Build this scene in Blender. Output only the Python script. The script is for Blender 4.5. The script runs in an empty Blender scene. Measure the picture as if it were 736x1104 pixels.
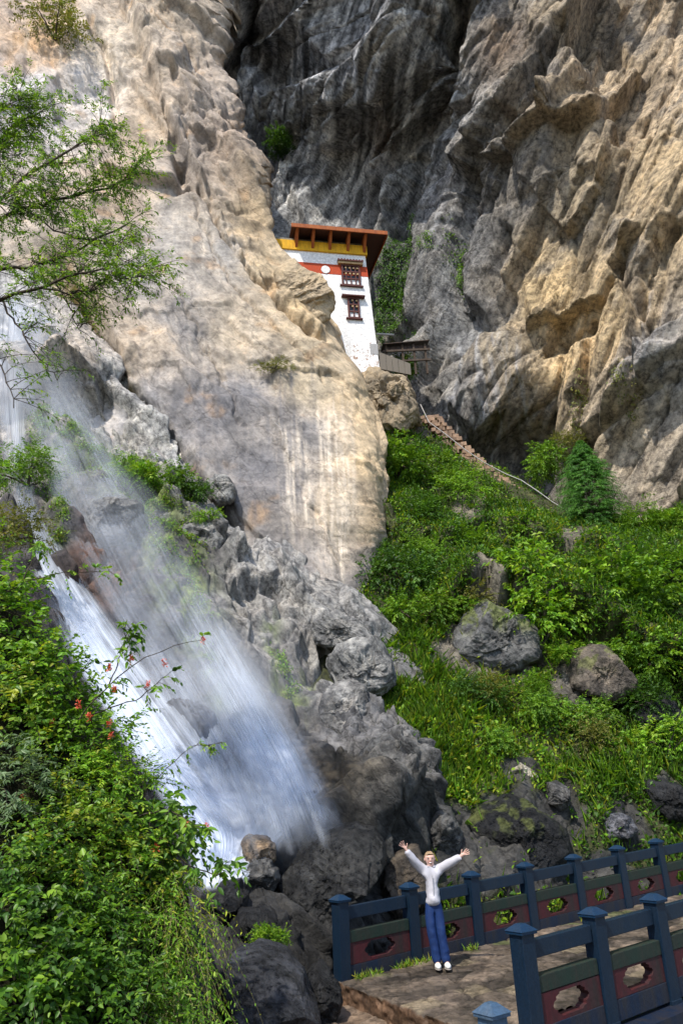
import bpy, bmesh, math, random
import numpy as np
from mathutils import Vector, Matrix, Euler

rad = math.radians
scene = bpy.context.scene
COL = scene.collection

# ------------------------------------------------------------------ camera
F_PX, PITCH, ROLL, CAM_Z = 829.0, 0.360, 0.049, 2.33
CAM = np.array([0.0, 0.0, CAM_Z])
_fw = np.array([0, math.cos(PITCH), math.sin(PITCH)])
_r0 = np.array([1.0, 0, 0])
_u0 = np.array([0, -math.sin(PITCH), math.cos(PITCH)])
_R = math.cos(ROLL) * _r0 - math.sin(ROLL) * _u0
_U = math.sin(ROLL) * _r0 + math.cos(ROLL) * _u0
cam_data = bpy.data.cameras.new('camera')
cam = bpy.data.objects.new('camera', cam_data)
COL.objects.link(cam)
cam_data.sensor_fit = 'VERTICAL'
cam_data.sensor_height = 36.0
cam_data.sensor_width = 24.0
cam_data.lens = F_PX / 1104 * 36.0
cam_data.clip_end = 1500
cam_data.clip_start = 0.05
M = Matrix(((_R[0], _U[0], -_fw[0], CAM[0]), (_R[1], _U[1], -_fw[1], CAM[1]), (_R[2], _U[2], -_fw[2], CAM[2]), (0, 0, 0, 1)))
cam.matrix_world = M
scene.camera = cam

# ------------------------------------------------------------------ light
SUN_EL, SUN_AZ = rad(56), rad(209)      # azimuth from +Y clockwise: behind the camera, to the left
sun_dir = Vector((math.sin(SUN_AZ) * math.cos(SUN_EL), math.cos(SUN_AZ) * math.cos(SUN_EL), math.sin(SUN_EL)))
sd = bpy.data.lights.new('sun', 'SUN')
sd.energy = 2.85
sd.angle = rad(0.6)
sd.color = (1.0, 0.95, 0.86)
so = bpy.data.objects.new('sun', sd)
so.rotation_euler = sun_dir.to_track_quat('Z', 'Y').to_euler()
so.location = (0, -20, 60)
COL.objects.link(so)
world = bpy.data.worlds.new('World')
scene.world = world
world.use_nodes = True
nt = world.node_tree
sky = nt.nodes.new('ShaderNodeTexSky')
sky.sky_type = 'NISHITA'
sky.sun_disc = False
sky.sun_elevation = SUN_EL
sky.sun_rotation = SUN_AZ
nt.links.new(sky.outputs[0], nt.nodes['Background'].inputs[0])
nt.nodes['Background'].inputs[1].default_value = 0.145
scene.view_settings.view_transform = 'Standard'
scene.view_settings.look = 'None'
scene.view_settings.exposure = 0.92
scene.view_settings.gamma = 1
scene.cycles.use_denoising = True
scene.cycles.max_bounces = 8
scene.cycles.transparent_max_bounces = 24
scene.cycles.diffuse_bounces = 3
scene.cycles.caustics_reflective = False
scene.cycles.caustics_refractive = False

# ------------------------------------------------------------------ placing helpers
def ray(px, py):
    px = np.asarray(px, float); py = np.asarray(py, float)
    return _fw + ((px - 368) / F_PX)[..., None] * _R + ((552 - py) / F_PX)[..., None] * _U

def at(px, py, Y):
    """the point at forward distance Y seen at photo position (px, py)"""
    D = ray(px, py)
    return CAM + D * (np.asarray(Y, float) / D[..., 1])[..., None]

def on_z(px, py, z=0.0):
    D = ray(px, py)
    return CAM + D * ((z - CAM_Z) / D[..., 2])[..., None]

# ------------------------------------------------------------------ noise
def _h(ix, iy, iz, seed):
    n = (ix.astype(np.int64) * 374761393 + iy.astype(np.int64) * 668265263 + iz * 1442695041 + seed * 974634711) & 0xFFFFFFFF
    n = ((n ^ (n >> 13)) * 1274126177) & 0xFFFFFFFF
    n = ((n ^ (n >> 16)) * 2246822519) & 0xFFFFFFFF
    n = n ^ (n >> 15)
    return n.astype(np.float64) / 4294967296.0

def vnoise(x, y, seed=0):
    """gradient noise, about -1..1"""
    x0 = np.floor(x); y0 = np.floor(y)
    fx = x - x0; fy = y - y0
    ux = fx * fx * fx * (fx * (fx * 6 - 15) + 10); uy = fy * fy * fy * (fy * (fy * 6 - 15) + 10)
    def g(ix, iy, dx, dy):
        a = _h(ix, iy, 0, seed) * 2 * np.pi
        return np.cos(a) * dx + np.sin(a) * dy
    n00 = g(x0, y0, fx, fy); n10 = g(x0 + 1, y0, fx - 1, fy)
    n01 = g(x0, y0 + 1, fx, fy - 1); n11 = g(x0 + 1, y0 + 1, fx - 1, fy - 1)
    a = n00 + ux * (n10 - n00); b = n01 + ux * (n11 - n01)
    return 1.5 * (a + uy * (b - a))

def fbm(x, y, seed=0, octv=5, gain=0.5, lac=2.03):
    s = np.zeros_like(x, dtype=float); a = 1.0; t = 0
    for i in range(octv):
        s += a * vnoise(x, y, seed + i * 17); t += a
        x = x * lac + 3.7; y = y * lac - 1.3; a *= gain
    return s / t

def facet(x, y, seed, slope=0.6, wd=0.16):
    """broken-rock relief: each cell is its own tilted plane, with a short steep riser at the joints; also the distance to the nearest joint"""
    x0 = np.floor(x); y0 = np.floor(y)
    F1 = np.full(x.shape, 9.0); F2 = np.full(x.shape, 9.0)
    H = np.zeros(x.shape); H2 = np.zeros(x.shape)
    for i in (-1, 0, 1):
        for j in (-1, 0, 1):
            cx = x0 + i; cy = y0 + j
            dx = x - (cx + 0.1 + 0.8 * _h(cx, cy, 1, seed)); dy = y - (cy + 0.1 + 0.8 * _h(cx, cy, 2, seed))
            d = np.sqrt(dx * dx + dy * dy)
            h = (_h(cx, cy, 3, seed) * 2 - 1) + slope * ((_h(cx, cy, 4, seed) * 2 - 1) * dx + (_h(cx, cy, 5, seed) * 2 - 1) * dy) * 2
            near = d < F1
            mid = ~near & (d < F2)
            F2 = np.where(near, F1, np.minimum(F2, d)); H2 = np.where(near, H, np.where(mid, h, H2))
            H = np.where(near, h, H)
            F1 = np.where(near, d, F1)
    e = F2 - F1
    w = 0.5 * (1 - np.clip(e / wd, 0, 1))
    return H * (1 - w) + H2 * w, e

def planes(x, y, seed, slope=0.9):
    """continuous broken-stone relief: the upper envelope of tilted planes"""
    x0 = np.floor(x); y0 = np.floor(y)
    H = np.full(x.shape, -9.0); H2 = np.full(x.shape, -9.0)
    for i in (-1, 0, 1):
        for j in (-1, 0, 1):
            cx = x0 + i; cy = y0 + j
            dx = x - (cx + 0.1 + 0.8 * _h(cx, cy, 1, seed)); dy = y - (cy + 0.1 + 0.8 * _h(cx, cy, 2, seed))
            d2 = dx * dx + dy * dy
            h = 0.3 * (_h(cx, cy, 3, seed) * 2 - 1) + slope * ((_h(cx, cy, 4, seed) * 2 - 1) * dx + (_h(cx, cy, 5, seed) * 2 - 1) * dy) - 3.2 * np.maximum(0, np.sqrt(d2) - 0.55) ** 2
            up = h > H
            H2 = np.where(up, H, np.maximum(H2, h)); H = np.where(up, h, H)
    return H, H - H2

def rock_relief(a, b, seed, ang, ratio, levels, warp=0.35, groove=0.12, stepw=0.6, envw=1.15, wd=0.16):
    """a, b in metres; ang = direction the strata run; levels = (size, height)"""
    c, s = math.cos(ang), math.sin(ang)
    u = a * c + b * s; v = -a * s + b * c
    tot = np.zeros_like(a)
    for k, (size, amp) in enumerate(levels):
        uu = u / (size * ratio); vv = v / size
        w = 0.55 * warp * (0.7 if k else 1)
        wu = w * fbm(uu * 1.3 + 7.1, vv * 1.3, seed + 90 + k, 2); wv = w * fbm(uu * 1.3, vv * 1.3 + 5.2, seed + 95 + k, 2)
        h2, e2 = planes(uu + wu, vv + wv, seed + 7 + k * 31)
        if k != 1: h2 = -h2
        h, e = facet(uu * 0.8 + wu, vv * 0.8 + wv, seed + k * 31, 0.9, wd)
        tot += amp * (envw * h2 + stepw * h) - amp * groove * 2.2 * (np.exp(-e / 0.03) * 0.7 + (np.exp(-e2 / 0.05) if k == 1 else 0))
    return tot

def vnoise3(p, seed=0):
    """value noise in space, -1..1"""
    p0 = np.floor(p); f = p - p0; u = f * f * (3 - 2 * f)
    out = 0
    for i in (0, 1):
        for j in (0, 1):
            for k in (0, 1):
                q = p0 + (i, j, k)
                w = (u[:, 0] if i else 1 - u[:, 0]) * (u[:, 1] if j else 1 - u[:, 1]) * (u[:, 2] if k else 1 - u[:, 2])
                out = out + w * _h(q[:, 0], q[:, 1], q[:, 2].astype(np.int64) * 7919, seed)
    return out * 2 - 1

def fbm3(p, seed=0, octv=4):
    s = 0; a = 1.0; t = 0
    for i in range(octv):
        s = s + a * vnoise3(p, seed + i * 13); t += a; a *= 0.5; p = p * 2.03 + 1.7
    return s / t

def facet3(p, seed, wd=0.14):
    p0 = np.floor(p); n = len(p)
    F1 = np.full(n, 9.0); F2 = np.full(n, 9.0); H = np.zeros(n); H2 = np.zeros(n)
    for i in (-1, 0, 1):
        for j in (-1, 0, 1):
            for k in (-1, 0, 1):
                q = p0 + (i, j, k); kz = q[:, 2].astype(np.int64) * 7919
                o = np.stack([_h(q[:, 0], q[:, 1], kz + m, seed) for m in (1, 2, 3)], 1)
                d = p - (q + 0.1 + 0.8 * o)
                dd = np.linalg.norm(d, axis=1)
                g = np.stack([_h(q[:, 0], q[:, 1], kz + m, seed) * 2 - 1 for m in (4, 5, 6)], 1)
                h = (_h(q[:, 0], q[:, 1], kz + 7, seed) * 2 - 1) + 1.4 * (g * d).sum(1)
                near = dd < F1; mid = ~near & (dd < F2)
                F2 = np.where(near, F1, np.minimum(F2, dd)); H2 = np.where(near, H, np.where(mid, h, H2))
                H = np.where(near, h, H); F1 = np.where(near, dd, F1)
    e = F2 - F1
    w = 0.5 * (1 - np.clip(e / wd, 0, 1))
    return H * (1 - w) + H2 * w, e

def sstep(x, a, b):
    t = np.clip((x - a) / (b - a), 0, 1)
    return t * t * (3 - 2 * t)

def polydist(px, py, pts):
    """unsigned distance, side (+1 on the right of the walking direction, picture y down) and 0..1 run along the line"""
    best = np.full(px.shape, 1e9); side = np.ones(px.shape); run = np.zeros(px.shape)
    n = len(pts) - 1
    for i in range(n):
        (x0, y0), (x1, y1) = pts[i], pts[i + 1]
        dx, dy = x1 - x0, y1 - y0
        t = ((px - x0) * dx + (py - y0) * dy) / (dx * dx + dy * dy)
        tc = np.clip(t, 0, 1)
        d = np.hypot(px - x0 - tc * dx, py - y0 - tc * dy)
        cr = dx * (py - y0) - dy * (px - x0)
        m = d < best
        best = np.where(m, d, best); side = np.where(m, np.sign(cr), side); run = np.where(m, (i + tc) / n, run)
    return best, side, run

def tps(ctrl):
    """smooth surface through control values (x, y, value...)"""
    c = np.array(ctrl, float)
    P = c[:, :2] / 100.0; V = c[:, 2:]
    n = len(P)
    def phi(r2):
        return 0.5 * r2 * np.log(r2 + 1e-12)
    K = phi(((P[:, None] - P[None]) ** 2).sum(-1)) + np.eye(n) * 0.004
    Q = np.hstack([np.ones((n, 1)), P])
    A = np.block([[K, Q], [Q.T, np.zeros((3, 3))]])
    W = np.linalg.solve(A, np.vstack([V, np.zeros((3, V.shape[1]))]))
    def f(px, py):
        sh = np.shape(px)
        x = np.ravel(px) / 100.0; y = np.ravel(py) / 100.0
        out = np.empty((len(x), V.shape[1]))
        for i in range(0, len(x), 40000):
            xx = x[i:i + 40000]; yy = y[i:i + 40000]
            r2 = (xx[:, None] - P[None, :, 0]) ** 2 + (yy[:, None] - P[None, :, 1]) ** 2
            out[i:i + 40000] = phi(r2) @ W[:n] + W[n] + xx[:, None] * W[n + 1] + yy[:, None] * W[n + 2]
        return out.reshape(sh + (V.shape[1],)) if V.shape[1] > 1 else out.reshape(sh)
    return f

def blend_ctrl(ctrl, power=3.0):
    """inverse-distance blend of colours (never overshoots)"""
    c = np.array(ctrl, float)
    def f(px, py):
        num = np.zeros(px.shape + (c.shape[1] - 2,)); den = np.zeros(px.shape)
        for row in c:
            w = 1.0 / (((px - row[0]) ** 2 + (py - row[1]) ** 2) / 2500 + 0.05) ** (power / 2)
            num += w[..., None] * row[2:]; den += w
        return num / den[..., None]
    return f

# ------------------------------------------------------------------ mesh helpers
def new_mesh(name, verts, faces=None, quads=None, mat=None, smooth=False, col=None, parent=None, uv=None):
    """verts (n,3); faces list or quads (m,k) array; col (n,3|4) point colours"""
    me = bpy.data.meshes.new(name)
    verts = np.asarray(verts, np.float32).reshape(-1, 3)
    if quads is not None:
        quads = np.asarray(quads, np.int32)
        m, k = quads.shape
        me.vertices.add(len(verts)); me.vertices.foreach_set('co', verts.ravel())
        me.loops.add(m * k); me.loops.foreach_set('vertex_index', quads.ravel())
        me.polygons.add(m); me.polygons.foreach_set('loop_start', np.arange(0, m * k, k, dtype=np.int32))
        try:
            me.polygons.foreach_set('loop_total', np.full(m, k, np.int32))
        except Exception:
            pass
        me.update(calc_edges=True)
    else:
        me.from_pydata([tuple(v) for v in verts.tolist()], [], faces)
    if smooth:
        me.polygons.foreach_set('use_smooth', np.ones(len(me.polygons), bool))
    if col is not None:
        col = np.asarray(col, np.float32)
        if col.shape[1] == 3:
            col = np.hstack([col, np.ones((len(col), 1), np.float32)])
        at_ = me.color_attributes.new('Col', 'FLOAT_COLOR', 'POINT')
        at_.data.foreach_set('color', col.ravel())
    if uv is not None:
        ul = me.uv_layers.new(name='UVMap')
        li = np.empty(len(me.loops), np.int32); me.loops.foreach_get('vertex_index', li)
        ul.data.foreach_set('uv', np.asarray(uv, np.float32)[li].ravel())
    me.validate()
    if mat: me.materials.append(mat)
    o = bpy.data.objects.new(name, me)
    COL.objects.link(o)
    if parent: o.parent = parent
    return o

def grid_quads(nr, nc):
    i = np.arange(nr * nc).reshape(nr, nc)
    return np.stack([i[:-1, :-1], i[1:, :-1], i[1:, 1:], i[:-1, 1:]], -1).reshape(-1, 4)

def tag(o, label=None, cat=None, group=None, kind=None):
    if label: o['label'] = label
    if cat: o['category'] = cat
    if group: o['group'] = group
    if kind: o['kind'] = kind
    return o

def empty(name, loc=(0, 0, 0), rz=0.0):
    o = bpy.data.objects.new(name, None)
    o.location = loc; o.rotation_euler = (0, 0, rz)
    o.empty_display_size = 0.1
    COL.objects.link(o)
    return o

def copy_tree(o, parent=None):
    c = o.copy(); COL.objects.link(c)
    if parent: c.parent = parent
    for ch in list(o.children):
        copy_tree(ch, c)
    return c

class MB:
    """collects boxes, bars and lathes; build() links them as one mesh object"""
    def __init__(s): s.v = []; s.f = []
    def add(s, v, f):
        n = len(s.v); s.v += [tuple(map(float, p)) for p in v]; s.f += [tuple(i + n for i in q) for q in f]
        return s
    def box(s, c, d, rz=0.0, taper=1.0):
        x, y, z = d[0] / 2, d[1] / 2, d[2] / 2
        pts = []
        for dz, t in ((-z, 1), (z, taper)):
            for sx, sy in ((-1, -1), (1, -1), (1, 1), (-1, 1)):
                px, py = sx * x * t, sy * y * t
                pts.append((c[0] + px * math.cos(rz) - py * math.sin(rz), c[1] + px * math.sin(rz) + py * math.cos(rz), c[2] + dz))
        return s.add(pts, [(3, 2, 1, 0), (4, 5, 6, 7), (0, 1, 5, 4), (1, 2, 6, 5), (2, 3, 7, 6), (3, 0, 4, 7)])
    def hexa(s, pts):
        """eight corners: bottom ring then top ring"""
        return s.add(pts, [(3, 2, 1, 0), (4, 5, 6, 7), (0, 1, 5, 4), (1, 2, 6, 5), (2, 3, 7, 6), (3, 0, 4, 7)])
    def tube(s, pts, rads, n=6):
        pts = [np.array(p, float) for p in pts]
        if np.isscalar(rads): rads = [rads] * len(pts)
        v = []; f = []
        for i, p in enumerate(pts):
            t = pts[min(i + 1, len(pts) - 1)] - pts[max(i - 1, 0)]
            t /= np.linalg.norm(t) + 1e-9
            a = np.cross(t, [0, 0, 1.0]) if abs(t[2]) < 0.9 else np.cross(t, [1.0, 0, 0])
            a /= np.linalg.norm(a); b = np.cross(t, a)
            for k in range(n):
                an = 2 * math.pi * k / n
                v.append(p + rads[i] * (math.cos(an) * a + math.sin(an) * b))
        for i in range(len(pts) - 1):
            for k in range(n):
                f.append((i * n + k, i * n + (k + 1) % n, (i + 1) * n + (k + 1) % n, (i + 1) * n + k))
        f.append(tuple(range(n))[::-1]); f.append(tuple((len(pts) - 1) * n + k for k in range(n)))
        return s.add(v, f)
    def build(s, name, mat, parent=None, bevel=0.0, smooth=False):
        o = new_mesh(name, np.array(s.v), faces=s.f, mat=mat, parent=parent, smooth=smooth)
        if bevel:
            bm = bmesh.new(); bm.from_mesh(o.data)
            bmesh.ops.bevel(bm, geom=[e for e in bm.edges if e.is_manifold and e.calc_face_angle(0) > 0.5], offset=bevel, segments=2, profile=0.6, affect='EDGES', clamp_overlap=True)
            bm.to_mesh(o.data); bm.free()
        return o

# ------------------------------------------------------------------ materials
def nodes(name):
    m = bpy.data.materials.new(name); m.use_nodes = True
    n = m.node_tree
    return m, n, n.nodes['Principled BSDF']

def N(n, typ, **kw):
    x = n.nodes.new(typ)
    for k, v in kw.items():
        if k.startswith('i_'):
            key = k[2:]
            x.inputs[int(key) if key.isdigit() else key.replace('_', ' ')].default_value = v
        else: setattr(x, k, v)
    return x

def ramp(n, src, stops):
    r = n.nodes.new('ShaderNodeValToRGB')
    el = r.color_ramp.elements
    while len(el) < len(stops): el.new(0.5)
    for e, (p, c) in zip(el, stops):
        e.position = p; e.color = c if len(c) == 4 else (*c, 1)
    n.links.new(src, r.inputs[0])
    return r.outputs[0]

def mixc(n, blend, fac, a, b):
    x = n.nodes.new('ShaderNodeMix'); x.data_type = 'RGBA'; x.blend_type = blend
    for i, v in ((0, fac), (6, a), (7, b)):
        if isinstance(v, (int, float)): x.inputs[i].default_value = v
        elif isinstance(v, tuple): x.inputs[i].default_value = (*v, 1) if len(v) == 3 else v
        else: n.links.new(v, x.inputs[i])
    return x.outputs[2]

def rock_material(name, fine=6.0, bump=0.5, rough=0.85, speck=0.35, attr=True, base=(0.2, 0.2, 0.2), stretch=(1, 1, 1), rot=(0, 0, 0), bd=0.12, wet=False, spec=0.3, strata=(0, rad(30), 0), lines=0.5, cracks=0.6):
    m, n, p = nodes(name)
    tc = N(n, 'ShaderNodeTexCoord'); mp = N(n, 'ShaderNodeMapping')
    mp.inputs['Scale'].default_value = stretch; mp.inputs['Rotation'].default_value = rot
    n.links.new(tc.outputs['Object'], mp.inputs[0])
    a = N(n, 'ShaderNodeTexNoise', i_Scale=fine * 0.22, i_Detail=8.0, i_Roughness=0.62); n.links.new(mp.outputs[0], a.inputs[0])
    b = N(n, 'ShaderNodeTexNoise', i_Scale=fine, i_Detail=9.0, i_Roughness=0.75); n.links.new(mp.outputs[0], b.inputs[0])
    # bedding: noise drawn out along the strata
    m1 = N(n, 'ShaderNodeMapping'); m1.inputs['Rotation'].default_value = strata; n.links.new(tc.outputs['Object'], m1.inputs[0])
    m2 = N(n, 'ShaderNodeMapping'); m2.inputs['Scale'].default_value = (1.0, 0.22, 0.14); n.links.new(m1.outputs[0], m2.inputs[0])
    st = N(n, 'ShaderNodeTexNoise', i_Scale=fine * 0.8, i_Detail=7.0, i_Roughness=0.7, i_Distortion=0.4); n.links.new(m2.outputs[0], st.inputs[0])
    # fracture lines
    v = N(n, 'ShaderNodeTexVoronoi', i_Scale=fine * 0.16); v.feature = 'DISTANCE_TO_EDGE'
    wv = N(n, 'ShaderNodeVectorMath', operation='MULTIPLY_ADD'); wv.inputs[1].default_value = (2.2 / fine * 2, 2.2 / fine * 2, 2.2 / fine * 2)
    m3 = N(n, 'ShaderNodeMapping'); m3.inputs['Scale'].default_value = (1.0, 0.7, 0.4); n.links.new(m1.outputs[0], m3.inputs[0])
    n.links.new(a.outputs['Color'], wv.inputs[0]); n.links.new(m3.outputs[0], wv.inputs[2]); n.links.new(wv.outputs[0], v.inputs[0])
    if attr:
        ca = N(n, 'ShaderNodeVertexColor'); ca.layer_name = 'Col'; c = ca.outputs[0]
    else:
        rgb = N(n, 'ShaderNodeRGB'); rgb.outputs[0].default_value = (*base, 1); c = rgb.outputs[0]
    t1 = ramp(n, a.outputs[0], [(0.30, (0.55, 0.56, 0.58)), (0.5, (1, 1, 1)), (0.68, (1.32, 1.27, 1.2))])
    c = mixc(n, 'MULTIPLY', 1.0, c, t1)
    t3 = ramp(n, st.outputs[0], [(0.33, (0.42, 0.42, 0.44)), (0.48, (1, 1, 1)), (0.66, (1.4, 1.38, 1.34))])
    c = mixc(n, 'MULTIPLY', lines, c, t3)
    t2 = ramp(n, b.outputs[0], [(0.38, (0.28, 0.28, 0.29)), (0.5, (1, 1, 1)), (0.61, (1.5, 1.49, 1.46))])
    c = mixc(n, 'MULTIPLY', min(1.0, speck * 2), c, t2)
    vb = N(n, 'ShaderNodeTexVoronoi', i_Scale=fine * 0.45); vb.feature = 'DISTANCE_TO_EDGE'; n.links.new(wv.outputs[0], vb.inputs[0])
    ck = ramp(n, v.outputs[0], [(0.0, (0.22, 0.21, 0.2)), (0.022, (1, 1, 1))])
    ck2 = ramp(n, vb.outputs[0], [(0.0, (0.4, 0.39, 0.38)), (0.03, (1, 1, 1))])
    msk = ramp(n, a.outputs[0], [(0.42, (0, 0, 0)), (0.55, (1, 1, 1))])
    mk = N(n, 'ShaderNodeMath', operation='MULTIPLY', i_1=cracks); n.links.new(msk, mk.inputs[0])
    c = mixc(n, 'MULTIPLY', cracks, c, ck)
    c = mixc(n, 'MULTIPLY', mk.outputs[0], c, ck2)
    n.links.new(c, p.inputs['Base Color'])
    p.inputs['Roughness'].default_value = rough
    p.inputs['Specular IOR Level'].default_value = spec
    if wet:
        rr = N(n, 'ShaderNodeMapRange', i_1=0.35, i_2=0.65, i_3=max(0.12, rough - 0.25), i_4=min(1, rough + 0.25)); n.links.new(b.outputs[0], rr.inputs[0]); n.links.new(rr.outputs[0], p.inputs['Roughness'])
    ed = N(n, 'ShaderNodeMapRange', i_1=0.0, i_2=0.025, i_3=0.0, i_4=1.0); n.links.new(v.outputs[0], ed.inputs[0])
    s1 = N(n, 'ShaderNodeMath', operation='MULTIPLY_ADD', i_1=0.14); n.links.new(ed.outputs[0], s1.inputs[0]); n.links.new(b.outputs[0], s1.inputs[2])
    s3 = N(n, 'ShaderNodeMath', operation='MULTIPLY_ADD', i_1=1.0); n.links.new(st.outputs[0], s3.inputs[0]); n.links.new(s1.outputs[0], s3.inputs[2])
    s2 = N(n, 'ShaderNodeMath', operation='MULTIPLY_ADD', i_1=0.35); n.links.new(a.outputs[0], s2.inputs[0]); n.links.new(s3.outputs[0], s2.inputs[2])
    bp = N(n, 'ShaderNodeBump', i_Strength=bump, i_Distance=bd); n.links.new(s2.outputs[0], bp.inputs['Height']); n.links.new(bp.outputs[0], p.inputs['Normal'])
    return m

def paint_material(name, base, dirt=(0.05, 0.04, 0.03), amount=0.5, rough=0.55, scale=7.0, streak=True):
    m, n, p = nodes(name)
    tc = N(n, 'ShaderNodeTexCoord'); mp = N(n, 'ShaderNodeMapping'); mp.inputs['Scale'].default_value = (1, 1, 0.22 if streak else 1)
    n.links.new(tc.outputs['Object'], mp.inputs[0])
    a = N(n, 'ShaderNodeTexNoise', i_Scale=scale, i_Detail=8.0, i_Roughness=0.7); n.links.new(mp.outputs[0], a.inputs[0])
    b = N(n, 'ShaderNodeTexNoise', i_Scale=scale * 6, i_Detail=5.0, i_Roughness=0.6); n.links.new(tc.outputs['Object'], b.inputs[0])
    f = ramp(n, a.outputs[0], [(0.42, (0, 0, 0)), (0.72, (amount,) * 3)])
    c = mixc(n, 'MIX', f, base, dirt)
    v = ramp(n, b.outputs[0], [(0.3, (0.7,) * 3), (0.7, (1.2,) * 3)])
    c = mixc(n, 'MULTIPLY', 1.0, c, v)
    n.links.new(c, p.inputs['Base Color'])
    p.inputs['Roughness'].default_value = rough; p.inputs['Specular IOR Level'].default_value = 0.3
    bp = N(n, 'ShaderNodeBump', i_Strength=0.25, i_Distance=0.01); n.links.new(b.outputs[0], bp.inputs['Height']); n.links.new(bp.outputs[0], p.inputs['Normal'])
    return m

def leaf_material(name, trans=0.35, rough=0.5):
    m, n, p = nodes(name)
    ca = N(n, 'ShaderNodeVertexColor'); ca.layer_name = 'Col'
    n.links.new(ca.outputs[0], p.inputs['Base Color'])
    p.inputs['Roughness'].default_value = rough
    p.inputs['Specular IOR Level'].default_value = 0.3
    tr = N(n, 'ShaderNodeBsdfTranslucent')
    tint = mixc(n, 'MULTIPLY', 1.0, ca.outputs[0], (1.25, 1.25, 0.5))
    n.links.new(tint, tr.inputs[0])
    mx = N(n, 'ShaderNodeMixShader'); mx.inputs[0].default_value = trans
    n.links.new(p.outputs[0], mx.inputs[1]); n.links.new(tr.outputs[0], mx.inputs[2])
    n.links.new(mx.outputs[0], n.nodes['Material Output'].inputs[0])
    return m

# ================================================================== the cliffs
def relief_surface(name, PX, PY, Y, disp, colf, mat, extra=None):
    P = at(PX, PY, Y)
    du = np.gradient(P, axis=1); dv = np.gradient(P, axis=0)
    nrm = np.cross(dv, du)
    nrm /= np.linalg.norm(nrm, axis=-1, keepdims=True) + 1e-9
    flip = (nrm * (CAM - P)).sum(-1) < 0
    nrm[flip] *= -1
    d = disp(P, PX, PY)
    P = P + nrm * d[..., None]
    c = colf(P, PX, PY, d)
    o = new_mesh(name, P.reshape(-1, 3), quads=grid_quads(*PX.shape), mat=mat, col=np.clip(c, 0.004, 0.9).reshape(-1, c.shape[-1]))
    return o, P, nrm

def interp_poly(pts, q, axis=1):
    a = np.array(pts, float)
    return np.interp(q, a[:, axis], a[:, 1 - axis])

def step_line(px, py, pts, h, fall, soft=2.0, jit=6.0, seed=0):
    """raises the ground on the left of a joint line (walking along pts) by h, fading over fall px"""
    jx = jit * fbm(px / 26, py / 26, seed, 3); jy = jit * fbm(px / 26 + 9, py / 26, seed + 3, 3)
    d, s, r = polydist(px + jx, py + jy, pts)
    sd_ = -d * s
    ends = sstep(r, 0.0, 0.08) * (1 - sstep(r, 0.92, 1.0))
    return h * ends * sstep(sd_, -soft, soft) * np.exp(-np.maximum(sd_, 0) / fall)

def groove_line(px, py, pts, depth, width, jit=5.0, seed=0):
    jx = jit * fbm(px / 20, py / 20, seed, 3); jy = jit * fbm(px / 20 + 9, py / 20, seed + 3, 3)
    d, s, r = polydist(px + jx, py + jy, pts)
    ends = sstep(r, 0.0, 0.05) * (1 - sstep(r, 0.95, 1.0))
    return -depth * ends * np.exp(-(d / width) ** 2)

def streaks(px, py, x0, x1, y0, y1, seed, freq=0.25, lean=0.0, power=2.0):
    """pale mineral runs down the rock"""
    xx = px + lean * (py - y0)
    py = py + 34 * vnoise(xx * freq * 0.9, xx * 0 + 3.3, seed + 11) + 14 * vnoise(xx * freq * 2.3, xx * 0 + 7.7, seed + 12)
    xx = xx + 7 * fbm(px / 40, py / 70, seed + 13, 3)
    n = 0.5 + 0.5 * vnoise(xx * freq + 0.4 * fbm(px / 30, py / 60, seed + 5, 2), py * 0.008, seed)
    n = n + 0.35 * vnoise(xx * freq * 3, py * 0.02, seed + 1)
    m = sstep(xx, x0 - 10, x0 + 12) * (1 - sstep(xx, x1 - 12, x1 + 10)) * sstep(py, y0 - 8, y0 + 30) * (1 - sstep(py, y1 - 60, y1))
    return m * np.clip(n, 0, 1.2) ** power

rock_pale = rock_material('pale_cliff_rock', fine=4.0, bump=0.7, rough=0.9, speck=0.17, bd=0.2, spec=0.2, strata=(0, rad(32), 0), lines=0.3, cracks=0.35)
rock_tan = rock_material('tan_cliff_rock', fine=3.2, bump=0.9, rough=0.9, speck=0.42, bd=0.3, spec=0.2, strata=(0, rad(-27), 0), lines=0.75)
rock_wet = rock_material('wet_gully_rock', fine=5.0, bump=0.7, rough=0.6, speck=0.42, bd=0.14, wet=True, spec=0.25, strata=(0, rad(35), 0), lines=0.6)

# ---- back wall: dark cleft, overhang and the tan face on the right
yB = tps([(130, -60, 40), (130, 150, 42), (130, 420, 40), (240, 0, 40), (300, 180, 45.5), (345, 230, 43.5), (360, 300, 41), (420, 330, 41.5), (440, 385, 39.5),
          (470, 425, 36.3), (500, 480, 35.5), (560, 500, 35.5), (640, 530, 33), (736, 560, 30), (830, 560, 28), (300, 50, 42), (400, -70, 32), (400, 0, 34),
          (395, 100, 37.6), (450, 150, 39.2), (485, 0, 33), (525, 250, 36), (560, 100, 33), (600, -70, 31), (600, 0, 32), (736, -70, 30), (736, 0, 31),
          (650, 150, 31), (650, 300, 31.5), (736, 300, 29.5), (830, 200, 28), (830, 0, 29), (1080, 0, 25), (1080, 300, 23), (1080, 650, 22), (736, 450, 30), (460, 480, 36.0), (470, 350, 37.5), (450, 620, 36), (640, 640, 33), (830, 640, 27),
          (520, 400, 34.2), (480, 380, 36.0), (500, 300, 36.5), (610, 430, 33.2)])
cx, cy = np.meshgrid(np.concatenate([np.arange(130, 770, 1.35), np.arange(770, 1080, 4.0)]), np.arange(-70, 650, 1.35))
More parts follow.
